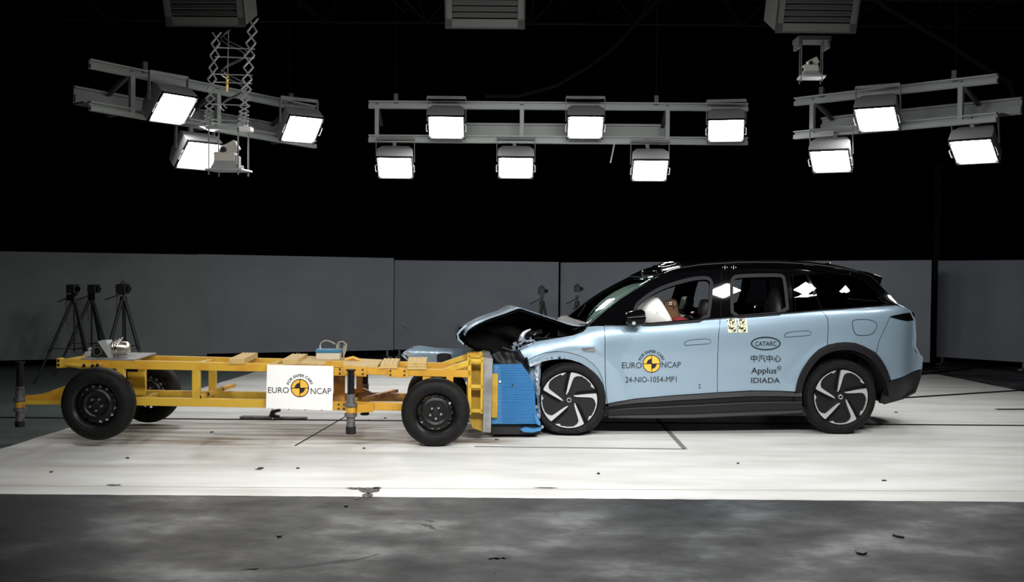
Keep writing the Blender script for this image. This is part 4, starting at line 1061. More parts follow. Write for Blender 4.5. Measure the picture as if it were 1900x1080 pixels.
MB().grid(rows).build('passenger_airbag', M['airbag'], car)
# grab handle / belt glint
MB().ball(CF.at(1286, 580, .28), (.025, .015, .018), 10, 8).build('belt_guide', M['chrome'], car)

# crash test dummies (things of their own, sitting in the car)
def skin_body(name, joints, edges, m, parent=None, sub=2, loc=(0, 0, 0), yaw=0):
    me = bpy.data.meshes.new(name); me.from_pydata([j[:3] for j in joints], edges, []); o = bpy.data.objects.new(name, me); COL.objects.link(o)
    if parent: o.parent = parent
    o.location = loc; o.rotation_euler = (0, 0, yaw)
    md = o.modifiers.new('skin', 'SKIN'); md.use_smooth_shade = True
    for i, j in enumerate(joints):
        r = j[3] if isinstance(j[3], tuple) else (j[3], j[3]); me.skin_vertices[0].data[i].radius = r; me.skin_vertices[0].data[i].use_root = (i == 0)
    sb = o.modifiers.new('sub', 'SUBSURF'); sb.levels = sub; sb.render_levels = sub; me.materials.append(m); return o
hp = CF.at(1243, 563, .47)                      # head centre
def W(p): return p
pel = Vector((SX - .18, .50, .68)); sh = Vector((hp.x + .13, .50, hp.z - .235))
J = [(pel.x, .50, pel.z, (.15, .13)), ((pel.x + sh.x) / 2 + .05, .50, (pel.z + sh.z) / 2, (.15, .13)), (sh.x, .50, sh.z - .03, (.15, .11)), (hp.x + .085, .50, hp.z - .19, .055), (hp.x + .02, .50, hp.z - .07, (.075, .08)), (hp.x + .0, .50, hp.z + .055, (.092, .10)),
     (sh.x, .30, sh.z - .03, .07), (sh.x - .14, .27, sh.z - .26, .045), (1.10, .36, 1.0, .035), (1.06, .37, 1.06, .025),
     (sh.x, .70, sh.z - .03, .07), (sh.x - .14, .73, sh.z - .26, .045), (1.10, .64, 1.0, .035), (1.06, .63, 1.06, .025),
     (pel.x - .42, .40, .66, .075), (.80, .38, .40, .05), (.72, .38, .36, .035), (pel.x - .42, .60, .66, .075), (.80, .62, .40, .05), (.72, .62, .36, .035)]
E = [(0, 1), (1, 2), (2, 3), (3, 4), (4, 5), (2, 6), (6, 7), (7, 8), (8, 9), (2, 10), (10, 11), (11, 12), (12, 13), (0, 14), (14, 15), (15, 16), (0, 17), (17, 18), (18, 19)]
dum = empty('crash_test_dummy', CF.O, CF.yaw, 'brown-headed test dummy in a red shirt, face in the white airbag behind the front window', 'crash test dummy')
skin_body('body', J, E, M['dummy'], dum, sub=3)
JS = [(pel.x, .50, pel.z + .05, (.17, .15)), ((pel.x + sh.x) / 2 + .05, .50, (pel.z + sh.z) / 2, (.19, .16)), (sh.x + .01, .50, sh.z + .0, (.20, .17)), (sh.x, .27, sh.z - .01, .11), (sh.x - .10, .25, sh.z - .18, .075), (sh.x, .73, sh.z - .01, .11), (sh.x - .10, .75, sh.z - .18, .075), (sh.x + .03, .50, sh.z + .09, .10)]
skin_body('red_shirt', JS, [(0, 1), (1, 2), (2, 3), (3, 4), (2, 5), (5, 6), (2, 7)], M['red_cloth'], dum)
# facial relief on the head: nose, ear ; target disc on the temple
MB().ball((hp.x - .10, .50, hp.z - .01), (.022, .015, .028), 10, 8).build('nose', M['dummy'], dum)
MB().ball((hp.x + .035, .402, hp.z - .005), (.018, .008, .03), 10, 8).build('ear', M['dummy'], dum)
tp = CF.at(1244, 563, .385)
MB().cyl((tp.x, .392, tp.z), (tp.x, .382, tp.z), .021, seg=20).build('target_disc', M['ink'], dum)
mb = MB()
for k in range(4):
    a = PI / 4 + k * PI / 2; mb.cyl((tp.x + .013 * math.cos(a), .382, tp.z + .013 * math.sin(a)), (tp.x + .013 * math.cos(a), .3800, tp.z + .013 * math.sin(a)), .0055, seg=10)
mb.build('target_dot', M['white_board'], dum)
p = CF.at(1250.5, 571, .385); MB().cyl((p.x, .396, p.z), (p.x, .385, p.z), .008, seg=12).build('head_bolt', M['ink'], dum)
# child dummy in a dark child seat at the back
ch = CF.at(1412, 584, .52)
cd = empty('child_dummy', CF.O, CF.yaw, 'small crash test dummy whose brown forehead shows over the rear door sill', 'crash test dummy')
J = [(ch.x + .12, .52, ch.z - .52, (.10, .09)), (ch.x + .13, .52, ch.z - .34, (.10, .08)), (ch.x + .10, .52, ch.z - .17, (.09, .07)), (ch.x + .06, .52, ch.z - .10, .04), (ch.x + .01, .52, ch.z - .03, .065), (ch.x, .52, ch.z + .02, (.078, .07)),
     (ch.x + .08, .38, ch.z - .2, .04), (ch.x - .04, .36, ch.z - .36, .028), (ch.x - .16, .38, ch.z - .40, .022), (ch.x + .08, .66, ch.z - .2, .04), (ch.x - .04, .68, ch.z - .36, .028), (ch.x - .16, .66, ch.z - .40, .022),
     (ch.x - .14, .46, ch.z - .50, .05), (ch.x - .22, .46, ch.z - .70, .035), (ch.x - .14, .58, ch.z - .50, .05), (ch.x - .22, .58, ch.z - .70, .035)]
skin_body('body', J, [(0, 1), (1, 2), (2, 3), (3, 4), (4, 5), (2, 6), (6, 7), (7, 8), (2, 9), (9, 10), (10, 11), (0, 12), (12, 13), (0, 14), (14, 15)], M['dummy'], cd)
cs = empty('child_restraint', CF.O, CF.yaw, 'dark child seat with a shiny rounded shell on the rear bench', 'child seat')
cc = CF.at(1400, 572, .52); mb = MB().box((cc.x + .10, .52, cc.z - .40), (.40, .44, .14)); mb.build('seat', M['seat'], cs, bevel=.04)
mb = MB().ball((cc.x + .22, .52, cc.z - .12), (.10, .22, .34), 20, 14); mb.build('back_shell', M['seat'], cs)
mb = MB().tube([(cc.x - .06, .36, cc.z - .08), (cc.x - .05, .36, cc.z + .02), (cc.x + .0, .36, cc.z + .05), (cc.x + .08, .36, cc.z + .03)], .012, 8); mb.build('side_wing', M['black_gloss'], cs)

# --- car wheels
p = CF.at(1564, 738, .02); alloy_wheel((XR, .02, .388), .388, .285, car, rot=math.radians(2))
alloy_wheel((XR, W2 - .27, .388), .388, .285, car)
fc = CF.at(1056, 743, -.01)
lim_l = CF.at(1002, 740, 0).x - fc.x
def squash(v):
    x, y, z = v
    r = math.hypot(x, z)
    if r > .30:
        if x < lim_l + .02: x = lim_l + .02 + (x - lim_l - .02) * .15
        if z < -.30: z = -.30 + (z + .30) * .72; x = x * 1.03; y = y - .012
        if x > .22 and z < -.1: x += .02
    z = max(z, -fc.z + .004)
    return (x, y, z)
fw = alloy_wheel((fc.x, -.01, fc.z), .372, .286, car, rot=math.radians(-2), squash=squash)
fw.rotation_euler = (math.radians(2), 0, math.radians(-6))
alloy_wheel((-.05, W2 - .29, .388), .388, .285, car)

# --- crushed front
hood_near = [(862, 624), (866, 615), (872, 610), (884, 602.5), (906, 592), (937, 582), (952, 576), (964.5, 571.5), (980, 577), (1000, 583), (1030, 594), (1060, 604.5), (1078, 606), (1088, 602.5)]
hn = [CF.at(x, y, .14) for x, y in smooth_loop(hood_near, 1, False)]
rows = []
for i, p in enumerate(hn):
    row = [Vector((p.x, p.y, p.z)), ]; nn = 24
    fr = i / (len(hn) - 1)
    for k in range(nn + 1):
        t = k / nn; s = 1 - abs(2 * t - 1) ** 2.2
        edge = max(0, 1 - min(t, 1 - t) / .02)
        crease = .010 * math.sin(t * 9 + fr * 14) * math.exp(-((fr - .52) / .18) ** 2) + .006 * math.sin(t * 23) * math.exp(-((fr - .25) / .2) ** 2)
        row.append(Vector((p.x - .03 * s * (1 - fr) - .03 * s, p.y + (W2 - 2 * p.y) * t, p.z + (.018 * max(0, 1 - fr * 1.8) + .003) + .014 * s - (.012 * max(0, 1 - fr * 1.8)) * edge + crease * s - .14 * t * max(0, 1 - fr * 1.1))))
    rows.append(row)
mb = MB().grid(rows); bon = mb.build('bonnet', M['paint'], car, ang=60, solid=.006)
rows2 = [[v + Vector((.014, 0, -.030)) for v in r[2:-1]] for r in rows[1:]]
mb = MB().grid(rows2); mb.build('bonnet_lining', M['black'], bon, solid=.008)
# grille lip below the bonnet nose
lipn = [CF.at(x, y, .18) for x, y in [(862, 609), (855, 615), (849.5, 622), (852, 631), (858.5, 637.5), (868, 644), (880, 650)]]
mb = MB().grid(cross(lipn, .03, .0)); mb.build('nose_panel', M['black_gloss'], car, solid=.012)
mb = MB().tube([CF.at(x, y, .17) for x, y in [(866, 604), (856, 612), (849, 621), (851, 630), (860, 639)]], .011, 8); mb.build('nose_strip', M['paint'], car)
# dark crumpled inner structure filling the gap between bonnet, nose and fender
ib = [(853, 624), (866, 622), (872, 615), (884, 607), (906, 597), (937, 588), (964.5, 577), (1000, 588), (1030, 599), (1060, 608.5), (1088, 606), (1100, 640), (1040, 665), (1000, 700), (960, 700), (918, 690), (905, 664), (880, 652), (864, 640)]
rb = random.Random(11); wob = [(rb.uniform(8, 30), rb.uniform(8, 30), rb.uniform(0, 6)) for _ in range(6)]
def S_ib(u, z): return .52 + .035 * sum(math.sin(a * u + b * z + c) for a, b, c in wob) * .8
for d_, k_ in ((0.0, 1), (.9, 2)):
    lp = [(p.x, p.z) for p in (CF.at(x, y, .5) for x, y in ib)]
    sheet('inner_structure', densify(lp, .04), [], lambda u, z, d_=d_: S_ib(u, z) + d_, M['liner'], car, step=.035, flange=.05)
lp = [(p.x, p.z) for p in (CF.at(x, y, .02) for x, y in [(903, 664), (918, 655), (930, 652), (948, 656), (962, 650), (974, 664), (984, 690), (980, 700), (913, 698)])]
sheet('crushed_parts', densify(lp, .03), [], lambda u, z: .04 + .02 * sum(math.sin(a * u * 2 + b * z * 2 + c) for a, b, c in wob), M['black'], car, step=.025, flange=.05)
# engine bay: crumpled dark structure, brackets and pipes
rnd = random.Random(3)
mb = MB().box((-.20, W2 / 2 + .2, .68), (1.05, W2 - 1.1, .50)).box((.30, W2 / 2, .84), (.40, W2 - .50, .36)).box((-.62, W2 / 2 + .3, .72), (.4, W2 - 1.2, .28)); mb.build('motor_block', M['black'], car, bevel=.03)
for k in range(34):
    u = rnd.uniform(-.72, .30); z = rnd.uniform(.82, 1.02) - (.10 if u < -.5 else 0); d = rnd.uniform(.30, .75)
    R = Matrix.Rotation(rnd.uniform(0, 3), 3, 'X') @ Matrix.Rotation(rnd.uniform(-1, 1), 3, 'Y')
    MB().box((u, d, z), (rnd.uniform(.05, .2), rnd.uniform(.05, .12), rnd.uniform(.015, .07)), R).build('bent_bracket', (M['black'], M['wheel_dark'], M['black_gloss'])[k % 3], car, bevel=.006)
for k in range(7):
    p0 = Vector((rnd.uniform(-.7, -.3), rnd.uniform(.2, .5), rnd.uniform(.84, .94))); pts = [p0 + Vector((.13 * q, rnd.uniform(-.03, .03), rnd.uniform(-.03, .04))) for q in range(5)]
    MB().tube(smooth3 if False else pts, rnd.uniform(.006, .014), 6).build('hose', (M['black'], M['wheel_dark'])[k % 2], car)
mb = MB().tube([CF.at(x, y, .20) for x, y in [(965, 634), (968, 625), (972, 618), (980, 613), (985, 611)]], [.02, .026, .02, .012, .006], 8); mb.build('torn_bracket', M['crumple'], car)
# crumpled metal edge at the front of the fender
def crumple(pts, d0, amp, name, m, n_in=3, seed=1, wd=.03, dd=.12):
    r = random.Random(seed); line = smooth_loop(pts, 2, False); rows = []
    for (x, y) in line:
        base = CF.at(x + r.uniform(-1, 1) * amp, y + r.uniform(-1, 1) * amp, d0 + r.uniform(-.015, .015)); rows.append([base + Vector((r.uniform(-wd, wd) * (j > 0), dd * j / n_in + r.uniform(-.01, .01), r.uniform(-wd, wd) * (j > 0))) for j in range(n_in + 1)])
    return MB().grid(rows).build(name, m, car, smooth=False, solid=.004)
crumple([(952, 651), (956, 642), (964, 640), (972, 634), (980, 633), (990, 632)], .10, 1.4, 'crumpled_edge', M['crumple'], seed=4)
crumple([(954, 653), (966, 647), (980, 641), (994, 634)], .08, 1.0, 'crumpled_edge', M['crumple'], seed=9, wd=.02)
# inner flank between barrier and wheel
fl2 = [(961, 656), (970, 655), (980, 677), (986, 684), (996, 678), (1004, 674), (1003, 700), (1001, 728), (995, 722), (985, 704), (974, 688), (966, 672)]
def S_fl(u, z): return .10 + .03 * math.sin(u * 40) * .3
lp = [(p.x, p.z) for p in (CF.at(x, y, .10) for x, y in fl2)]
sheet('torn_flank', densify(lp, .03), [], S_fl, M['paint'], car, step=.03, flange=.03)
rows = []
for k in range(26):
    y = 672 + k * 4.2; x = 998 - 3 * math.sin(k * .25) + rnd.uniform(-.8, .8)
    rows.append([CF.at(x - 4 + rnd.uniform(-1, 1), y, .06), CF.at(x, y, .045 + rnd.uniform(-.008, .008)), CF.at(x + 4.5 + rnd.uniform(-1.2, 1.2), y, .05), CF.at(x + 5, y, .12)])
MB().grid(rows).build('crushed_rail', M['crumple'], car, smooth=False, solid=.004)
MB().tube([CF.at(x, y, .0) for x, y in [(983, 678.5), (993, 674), (1004, 671.5)]], [.018, .016, .012], 6).build('torn_lip', M['crumple'], car)
d = Decal(lambda x, y: CF.surf(x, y, S_body), .002)
for (x, y, r) in ((1015, 665.5, 1), (1024, 664, 1.5), (1038, 664.5, 2.6), (1047, 665.5, 1.2), (1074, 672.5, 1.2)): Decal(Pb, .002).disc(x, y, r, 8).build('fixing_hole', M['ink'], car)

for (x, y) in ((994, 755), (1006, 792)): c = CF.at(x, y, .0); MB().cyl((c.x, -.01, c.z), (c.x, .02, c.z), .016, seg=12).build('bolt_end', M['bolt'], car)
# undertray
mb = MB().box((-.50, W2 / 2 + .1, .17), (.62, W2 - .5, .12)).box((.1, W2 / 2 + .2, .22), (1.2, W2 - .9, .10)).box((-.05, W2/2 + .2, .5), (1.2, W2 - 1.1, .5)); mb.build('undertray', M['black'], car, bevel=.02)
# pushed-off bumper skin on the far side
YB = 12.35
bb = empty('torn_bumper', (at_y(800, 660, YB).x, YB, 0), 0, 'torn-off light blue bumper skin lying behind the yellow trolley', 'bumper')
bo = [(743, 659), (750, 652.5), (758, 648), (768, 643.2), (778, 642.5), (790, 643.5), (808, 645.5), (847, 647), (870, 650), (880, 660), (878, 700), (860, 712), (800, 706), (776, 694), (764, 676), (757, 670)]
lp = []
for x, y in bo:
    q = at_y(x, y, YB); lp.append((q.x - bb.location.x, q.z))
hl = [(q.x - bb.location.x, q.z) for q in (at_y(x, y, YB) for x, y in smooth_loop([(810, 661), (813, 656), (822, 654), (834, 655), (838, 660), (838, 676), (826, 679), (812, 677)], 1))]
zc = at_y(800, 643, YB).z
def S_bb(u, z): return .16 * max(0, (z - zc + .10) / .10) ** 2 * .35 + .25 * (u - .1) ** 2 - .02 * math.sin(u * 9)
sheet('bumper_skin', densify(lp, .03), [hl], S_bb, M['paint'], bb, step=.03, flange=.04)
sheet('lamp_aperture', inset(hl, -.01), [], lambda u, z: S_bb(u, z) + .03, M['black'], bb, step=.05, flange=0)
d = Decal(lambda x, y: at_y(x, y, YB) - Vector(bb.location) + Vector((0, S_bb(at_y(x, y, YB).x - bb.location.x, at_y(x, y, YB).z), 0)), .006)
d.put([(743.5, 659.5), (752, 652), (765, 656), (759, 666), (755, 669.5)], [(0, 1, 2, 3, 4)]); e = d.build('mounting_flange', M['crumple'], bb)
d = Decal(d.P, .009); d.disc(746, 658.5, 1.5, 10); d.put([(750, 660), (752, 658.5), (757, 664), (755, 666)], [(0, 1, 2, 3)]); d.build('slot', M['ink'], e)

# ================================================================== TROLLEY
TF = Frame((-0.716, 9.83, 0), math.atan2(.18, 3.15))
tr = empty('barrier_trolley', TF.O, TF.yaw, 'yellow steel-frame test trolley on four black wheels with a white sign', 'trolley')
NB = .27; FB = .95; BW = 1.22             # near and far longitudinal planes
def T(x, y, d=NB): return TF.at(x, y, d)
def far(p, d): return Vector((p.x, d, p.z - (.016 if d > .9 and p.x < -1.5 else 0)))
rc = TF.at(808, 767, .0); steel_wheel((rc.x, 0, rc.z), .322, tr)
steel_wheel((rc.x, 1.50 - .20, rc.z), .322, tr).rotation_euler = (0, 0, 0)
rw = TF.at(177, 751, .0); rw1 = steel_wheel((rw.x, -.02, rw.z), .335, tr); rw1.rotation_euler = (0, 0, math.radians(-3))
rw2 = TF.at(272, 729, 1.32); steel_wheel((rw2.x, 1.32, rw2.z), .322, tr)
def vbeam(x0, y0, x1, y1, d=NB, wd=.06, name='beam', m='yellow_clean', bev=.004):
    """member filling a picture rectangle on plane d; lines follow the frame's slope"""
    return MB().plate([T(x0, y0, d), T(x1, y0, d), T(x1, y1, d), T(x0, y1, d)], (0, wd, 0)).build(name, M[m], tr, bevel=bev)
def quad(pts, d=NB, wd=.06, name='beam', m='yellow_clean', bev=.004, lab=None):
    o = MB().plate([T(x, y, d) for x, y in pts], (0, wd, 0)).build(name, M[m], tr, bevel=bev)
    if lab: o['label'] = lab
    return o
# longitudinal beams: near and mirrored far
for d in (NB, FB):
    def Q(pts, name, m='yellow_clean', wd=.06, dd=d):
        pp = [far(T(x, y, NB), dd) for x, y in pts]
        return MB().plate(pp, (0, wd, 0)).build(name, M[m], tr, bevel=.004)
    Q([(107, 666), (500, 675), (500, 690), (107, 682.5)], 'top_beam', 'yellow')
    Q([(500, 675), (874, 687.5), (874, 701), (500, 690)], 'top_beam', 'orange')
    Q([(205, 737.4), (497, 741.5), (497, 757), (205, 751.8)], 'lower_beam')
    Q([(497, 741.5), (780, 749.5), (780, 763.5), (497, 757)], 'lower_beam', 'orange')
    Q([(356, 687), (370.5, 687.3), (370.5, 740), (356, 740)], 'upright')
    Q([(215.5, 683), (230.5, 683), (230.5, 740), (215.5, 740)], 'upright')
    Q([(784, 699), (797, 699), (797, 745), (784, 745)], 'upright', 'orange'); Q([(828, 699), (841, 699), (841, 745), (828, 745)], 'upright', 'orange')
    # sloping strut to the front plate
    Q([(815, 687), (874, 666.5), (874, 678), (838, 688.5)], 'strut', 'yellow_clean')
    # rear arm towards the jack
    Q([(46, 743.5), (250, 744), (250, 751.5), (46, 751)], 'rear_arm') if d == NB else None
quad([(46, 734), (79, 731), (121, 716), (150, 716), (150, 743), (46, 743.5)], .34, .012, 'gusset_plate', 'orange')
# end plate with two square openings
quad([(104.5, 665), (113, 665), (113, 683), (104.5, 683)], NB - .01, .09, 'end_plate', 'yellow')
d = Decal(lambda x, y: T(x, y, NB - .01), .002); d.rect(106, 667, 110.5, 672).rect(106, 675, 110.5, 680); d.build('end_opening', M['ink'], tr)
# cross members between the sides
def xmember(x, y, s=.06, m='yellow_clean', name='cross_member', d0=NB + .06, d1=FB):
    c = T(x, y, d0); return MB().beam(c, far(c, d1), s, s, up=(0, 0, 1)).build(name, M[m], tr, bevel=.004)
for x, y in ((112, 674), (222, 676), (363, 680), (500, 683), (700, 690), (868, 694)): xmember(x, y)
for x, y in ((256, 746), (363, 748), (500, 750), (650, 755), (770, 757)): xmember(x, y)
for x, y in ((223, 712), (790, 720), (835, 720)): xmember(x, y, .045, 'rust')
# short open tubes with black ends
for x, y, d in ((371, 736.5, NB + .02), (386, 731, NB + .16), (412, 722, NB + .5)):
    c = T(x, y, d); t = MB().beam(c, c + Vector((.05, .35, 0)), .04, .04).build('open_tube', M['yellow'], tr, bevel=.003)
    MB().box((c.x, c.y - .002, c.z), (.028, .006, .028)).build('tube_mouth', M['ink'], t)
quad([(236, 690), (268, 691), (270, 734), (236, 733)], .62, .02, 'inner_panel', 'yellow_clean')
# bracket lying on the rear end
mb = MB().tube([T(124, 676, NB - .03), T(150, 679, NB - .03), T(170, 678.5, NB - .03), T(192, 677, NB - .03)], [.018, .03, .028, .03], 8); br = mb.build('rear_bracket', M['yellow'], tr)
for x, y in ((156, 678), (172, 678.5), (181, 677.5)): p = T(x, y, NB - .06); MB().cyl(p, p + Vector((0, -.01, 0)), .015, seg=12).build('bracket_hole', M['ink'], br)
# deck plate at the rear
a, b = T(150, 667.5, NB), T(250, 669.5, NB)
MB().plate([a, b, Vector((b.x + .0, FB + .05, b.z)), Vector((a.x, FB + .05, a.z))], (0, 0, .012)).build('deck_plate', M['grey_plate'], tr)
# platform sheets in the middle
a, b = T(545, 675.5, NB), T(700, 683, NB)
MB().plate([a, b, Vector((b.x, FB + .05, b.z)), Vector((a.x, FB + .05, a.z))], (0, 0, .014)).build('deck_plate', M['plywood'], tr)
quad([(603, 670), (636, 670.5), (636, 682), (603, 681)], NB - .01, .03, 'orange_plate', 'orange')
MB().tube([T(x, y, .75) for x, y in [(640, 668), (655, 664), (668, 669), (672, 678)]], .02, 8).build('orange_strap', M['orange'], tr)
# bolted plates
def bolted(pts, bolts, m='yellow', d=NB - .012, name='bolted_plate'):
    o = quad(pts, d, .014, name, m, .002)
    for x, y in bolts: p = T(x, y, d); MB().cyl((p.x, d + .002, p.z), (p.x, d - .006, p.z), .010, seg=6).build('bolt', M['ink'], o)
bolted([(619, 682), (680, 684), (680, 699), (619, 697)], [(630.5, 685), (630.5, 693), (673, 686), (673, 694)], 'orange')
bolted([(718.5, 685), (758, 686.5), (758, 701), (718.5, 699.5)], [(724.5, 688), (724.5, 695.5), (750.5, 688.5), (750.5, 696)], 'orange')
bolted([(617, 745), (665, 747), (665, 763), (617, 761.5)], [(628.5, 750.5), (638.5, 750.5), (628, 758.5), (638, 758.5), (671, 751.5)], 'orange')
# brown inner panels behind the sign and the jack
quad([(619, 697), (640, 698), (640, 746), (619, 745)], .62, .02, 'inner_panel', 'rust'); quad([(661, 699), (672, 699), (672, 728), (661, 727)], .60, .04, 'upright', 'rust')
quad([(655, 722), (676, 721), (690, 729), (760, 731), (760, 744), (655, 740)], .9, .05, 'inner_beam', 'rust')
MB().beam(T(676, 740, .5), T(735, 725, 1.1), .05, .03).build('diagonal_brace', M['rust'], tr)
# wooden support blocks
def block(x0, y0, x1, y1, dpt, name='wood_block', layers=1, d=NB - .01, scal=4):
    a = T(x0, y1, d); b = T(x1, y1, d); t = T(x0, y0, d); Hh = (t.z - a.z) / layers; ob = None
    for l in range(layers):
        n = scal * 6; top = []
        for k in range(n + 1):
            f = k / n; top.append(Vector((b.x + (a.x - b.x) * f, d, b.z + (l + 1) * Hh - (.006 * abs(math.sin(f * scal * PI)) if l == layers - 1 else 0))))
        pts = [Vector((a.x, d, a.z + l * Hh + .002)), Vector((b.x, d, b.z + l * Hh + .002))] + top
        o = MB().plate(pts, (0, dpt, 0)).build(name, M['plywood'], tr, ang=20)
for (x0, y0, x1, y1, ly, dd) in ((425, 665.5, 453, 676, 1, .70), (524, 667, 553, 677, 1, .66), (706, 674.5, 737, 684.5, 1, .58), (756, 670.5, 791, 686, 3, .5)): block(x0, y0, x1, y1, dd, layers=ly)
# front carrier: box frame with shelves, grey plate
def carrier(d0):
    for (p, nm) in (([(868, 666), (874.5, 666), (874.5, 770), (868, 770)], 'carrier_upright'), ([(892.5, 664), (898.5, 664), (897, 768), (891, 768)], 'carrier_upright')):
        MB().plate([far(T(x, y, NB), d0) for x, y in p], (0, .05, 0)).build(nm, M['yellow_clean'], tr, bevel=.003)
    for y in (666, 714, 759):
        c0 = [far(T(x, yy, NB), d0) for x, yy in ((870, y), (896, y + .5), (896, y + 6.5), (870, y + 6))]; MB().plate(c0, (0, .06, 0)).build('carrier_shelf', M['yellow_clean'], tr, bevel=.003)
carrier(NB); carrier(NB + .45); carrier(FB)
c = T(872, 672, NB); c2 = T(872, 766, NB); quad([(871, 667), (895, 667), (894, 768), (871, 768)], NB + .16, .02, 'carrier_web', 'yellow_clean')
MB().plate([Vector((c.x, NB + .02, c.z)), Vector((c.x, FB, c.z)), Vector((c2.x, FB, c2.z)), Vector((c2.x, NB + .02, c2.z))], (.012, 0, 0)).build('carrier_back', M['yellow_clean'], tr)
quad([(872, 766), (895, 768), (895, 801), (877, 795), (871, 780)], NB + .12, .03, 'carrier_foot', 'yellow_clean')
pl = [(898.5, 664), (914.5, 665.5), (911, 803), (895.5, 802)]
MB().plate([T(x, y, NB - .03) for x, y in pl], (0, 1.05, 0)).build('face_plate', M['grey_plate'], tr, bevel=.004)
quad([(868, 655), (893, 656), (893, 667), (868, 668)], FB - .1, .2, 'carrier_top', 'orange')
# crushable barrier block: ribbed blue cladding
d0 = NB + .22
quad([(913.5, 693), (924, 694), (922.5, 776), (912, 775)], d0 - .035, .02, 'yellow_strip', 'yellow_clean')
by0, by1 = 678, 787
xr_t = [(676, 969), (680, 971), (692, 980), (713, 991), (735, 993), (753, 993.5), (770, 997), (787, 1001)]
rows = []
nrib = 34
for k in range(nrib * 6 + 1):
    f = k / (nrib * 6); y = by0 + (by1 - by0) * f; xr = float(np.interp(y, [a for a, _ in xr_t], [b for _, b in xr_t])); xl = 915.5 - 3 * f
    w = .5 - .5 * math.cos(2 * PI * k / 6); row = []
    for j in range(13):
        g_ = j / 12; x = xl + (xr - xl) * g_; ribd = .010 * w * (1 if g_ > .10 else 0); buck = .012 * math.sin(g_ * 6 + f * 9) * g_
        row.append(T(x, y, d0 - ribd + buck))
    rows.append(row)
barr = MB().grid(rows).build('deformable_barrier', M['barrier'], tr, ang=60)
# top, bottom, end closing faces of the block
tp_ = [rows[0][0], rows[0][-1]]; bt_ = [rows[-1][0], rows[-1][-1]]
e1 = [r[-1] for r in rows]
mb = MB().grid([[p for p in e1], [Vector((p.x - .02, BW, p.z)) for p in e1]])
mb.grid([[p for p in rows[0]], [Vector((p.x, BW, p.z)) for p in rows[0]]]); mb.grid([[p for p in rows[-1]], [Vector((p.x, BW, p.z)) for p in rows[-1]]]); mb.build('barrier_cover', M['barrier'], barr)
MB().plate([T(x, y, d0 - .004) for x, y in [(965, 797), (975, 793), (990, 796), (1005, 793), (1004, 799), (990, 802.5), (972, 802)]], (0, .08, 0)).build('torn_sheet', M['barrier'], barr)
MB().plate([T(x, y, d0 - .012) for x, y in [(992, 768), (998, 774), (1003, 784), (1003, 790), (997, 788), (993, 780)]], (0, .06, 0)).build('torn_sheet', M['barrier'], barr)
MB().plate([T(x, y, d0 + .05) for x, y in [(913, 788), (1004, 789), (1002, 806), (913, 806)]], (0, .5, 0)).build('barrier_base', M['black'], barr)
p = T(951, 715, d0 - .02); MB().box(p, (.008, .004, .035), Matrix.Rotation(.2, 3, 'Y')).build('mark', M['ink'], barr)
p = T(927.5, 708, d0 - .02); MB().cyl(p, p + Vector((0, -.01, 0)), .011, seg=12).build('rivet', M['white_board'], barr)
# jack legs
def jack(x, d, ys, wd, label=None):
    """ys: y of top, thread end, sleeve end, collar end, lower tube end, foot end"""
    k = wd / 2
    zs = [T(x, y, d).z for y in ys]; cx = T(x, ys[2], d).x
    root = bpy.data.objects.new('jack_leg', None); COL.objects.link(root); root.parent = tr
    mb = MB().cyl((cx, d, zs[0]), (cx, d, zs[1]), k * .62, seg=16)
    n = 12
    for q in range(n): z = zs[1] + (zs[0] - zs[1]) * (q + .5) / n; mb.cyl((cx, d, z - .006), (cx, d, z + .006), k * .80, seg=16)
    mb.cyl((cx, d, zs[0] - .006), (cx, d, zs[0] + .01), k * 1.05, seg=16); mb.build('thread', M['wheel_dark'], root)
    MB().cyl((cx, d, zs[1]), (cx, d, zs[2]), k * .95, seg=20).build('sleeve', M['steel'], root)
    mb = MB().cyl((cx, d, zs[2] - .02), (cx, d, zs[3] + .02), k * 1.05, seg=20); mb.build('collar', M['orange'], root)
    for z in (zs[2], zs[3]): MB().cyl((cx, d, z - .016), (cx, d, z + .016), k * 1.35, seg=20).build('flange', M['steel'], root, bevel=.004)
    MB().cyl((cx, d, zs[3]), (cx, d, zs[4]), k * .92, seg=20).build('lower_tube', M['steel'], root)
    MB().cyl((cx, d, zs[4]), (cx, d, zs[5]), k * 1.1, seg=20).build('foot', M['wheel_dark'], root, bevel=.004)
    return root
jack(651, .14, (687, 731, 751, 770, 791, 805), .088)
jack(37, .36, (673, 717, 741, 760, 781, 792), .085)
jack(677, 1.3, (694, 712, 728, 742, 762, 770), .085)
MB().beam(T(651, 750, .18), T(651, 750, .30), .07, .05).build('jack_bracket', M['orange'], tr); MB().beam(T(660, 758, .15), T(690, 756, .27), .05, .08).build('jack_bracket', M['orange'], tr)
# white sign with logo
sd = NB - .03
sg = MB().plate([T(x, y, sd) for x, y in [(495.5, 676.5), (618.7, 679.5), (616.8, 761.5), (493.5, 757.5)]], (0, .008, 0)).build('sign_board', M['white_board'], tr)
ncap_logo(lambda x, y: T(x, y, sd), 556.5, 720, 16.6, sg, 497.3, 536, 718.5, 729.3, 576.5, 614.3, 720, 731.3, 20.6, 26, lift=.002)
for x in (505, 536, 566.5, 597): p = T(x, 759 + (x - 505) * .026, sd); MB().box((p.x, sd - .002, p.z), (.014, .01, .006)).build('sign_clip', M['ink'], sg)
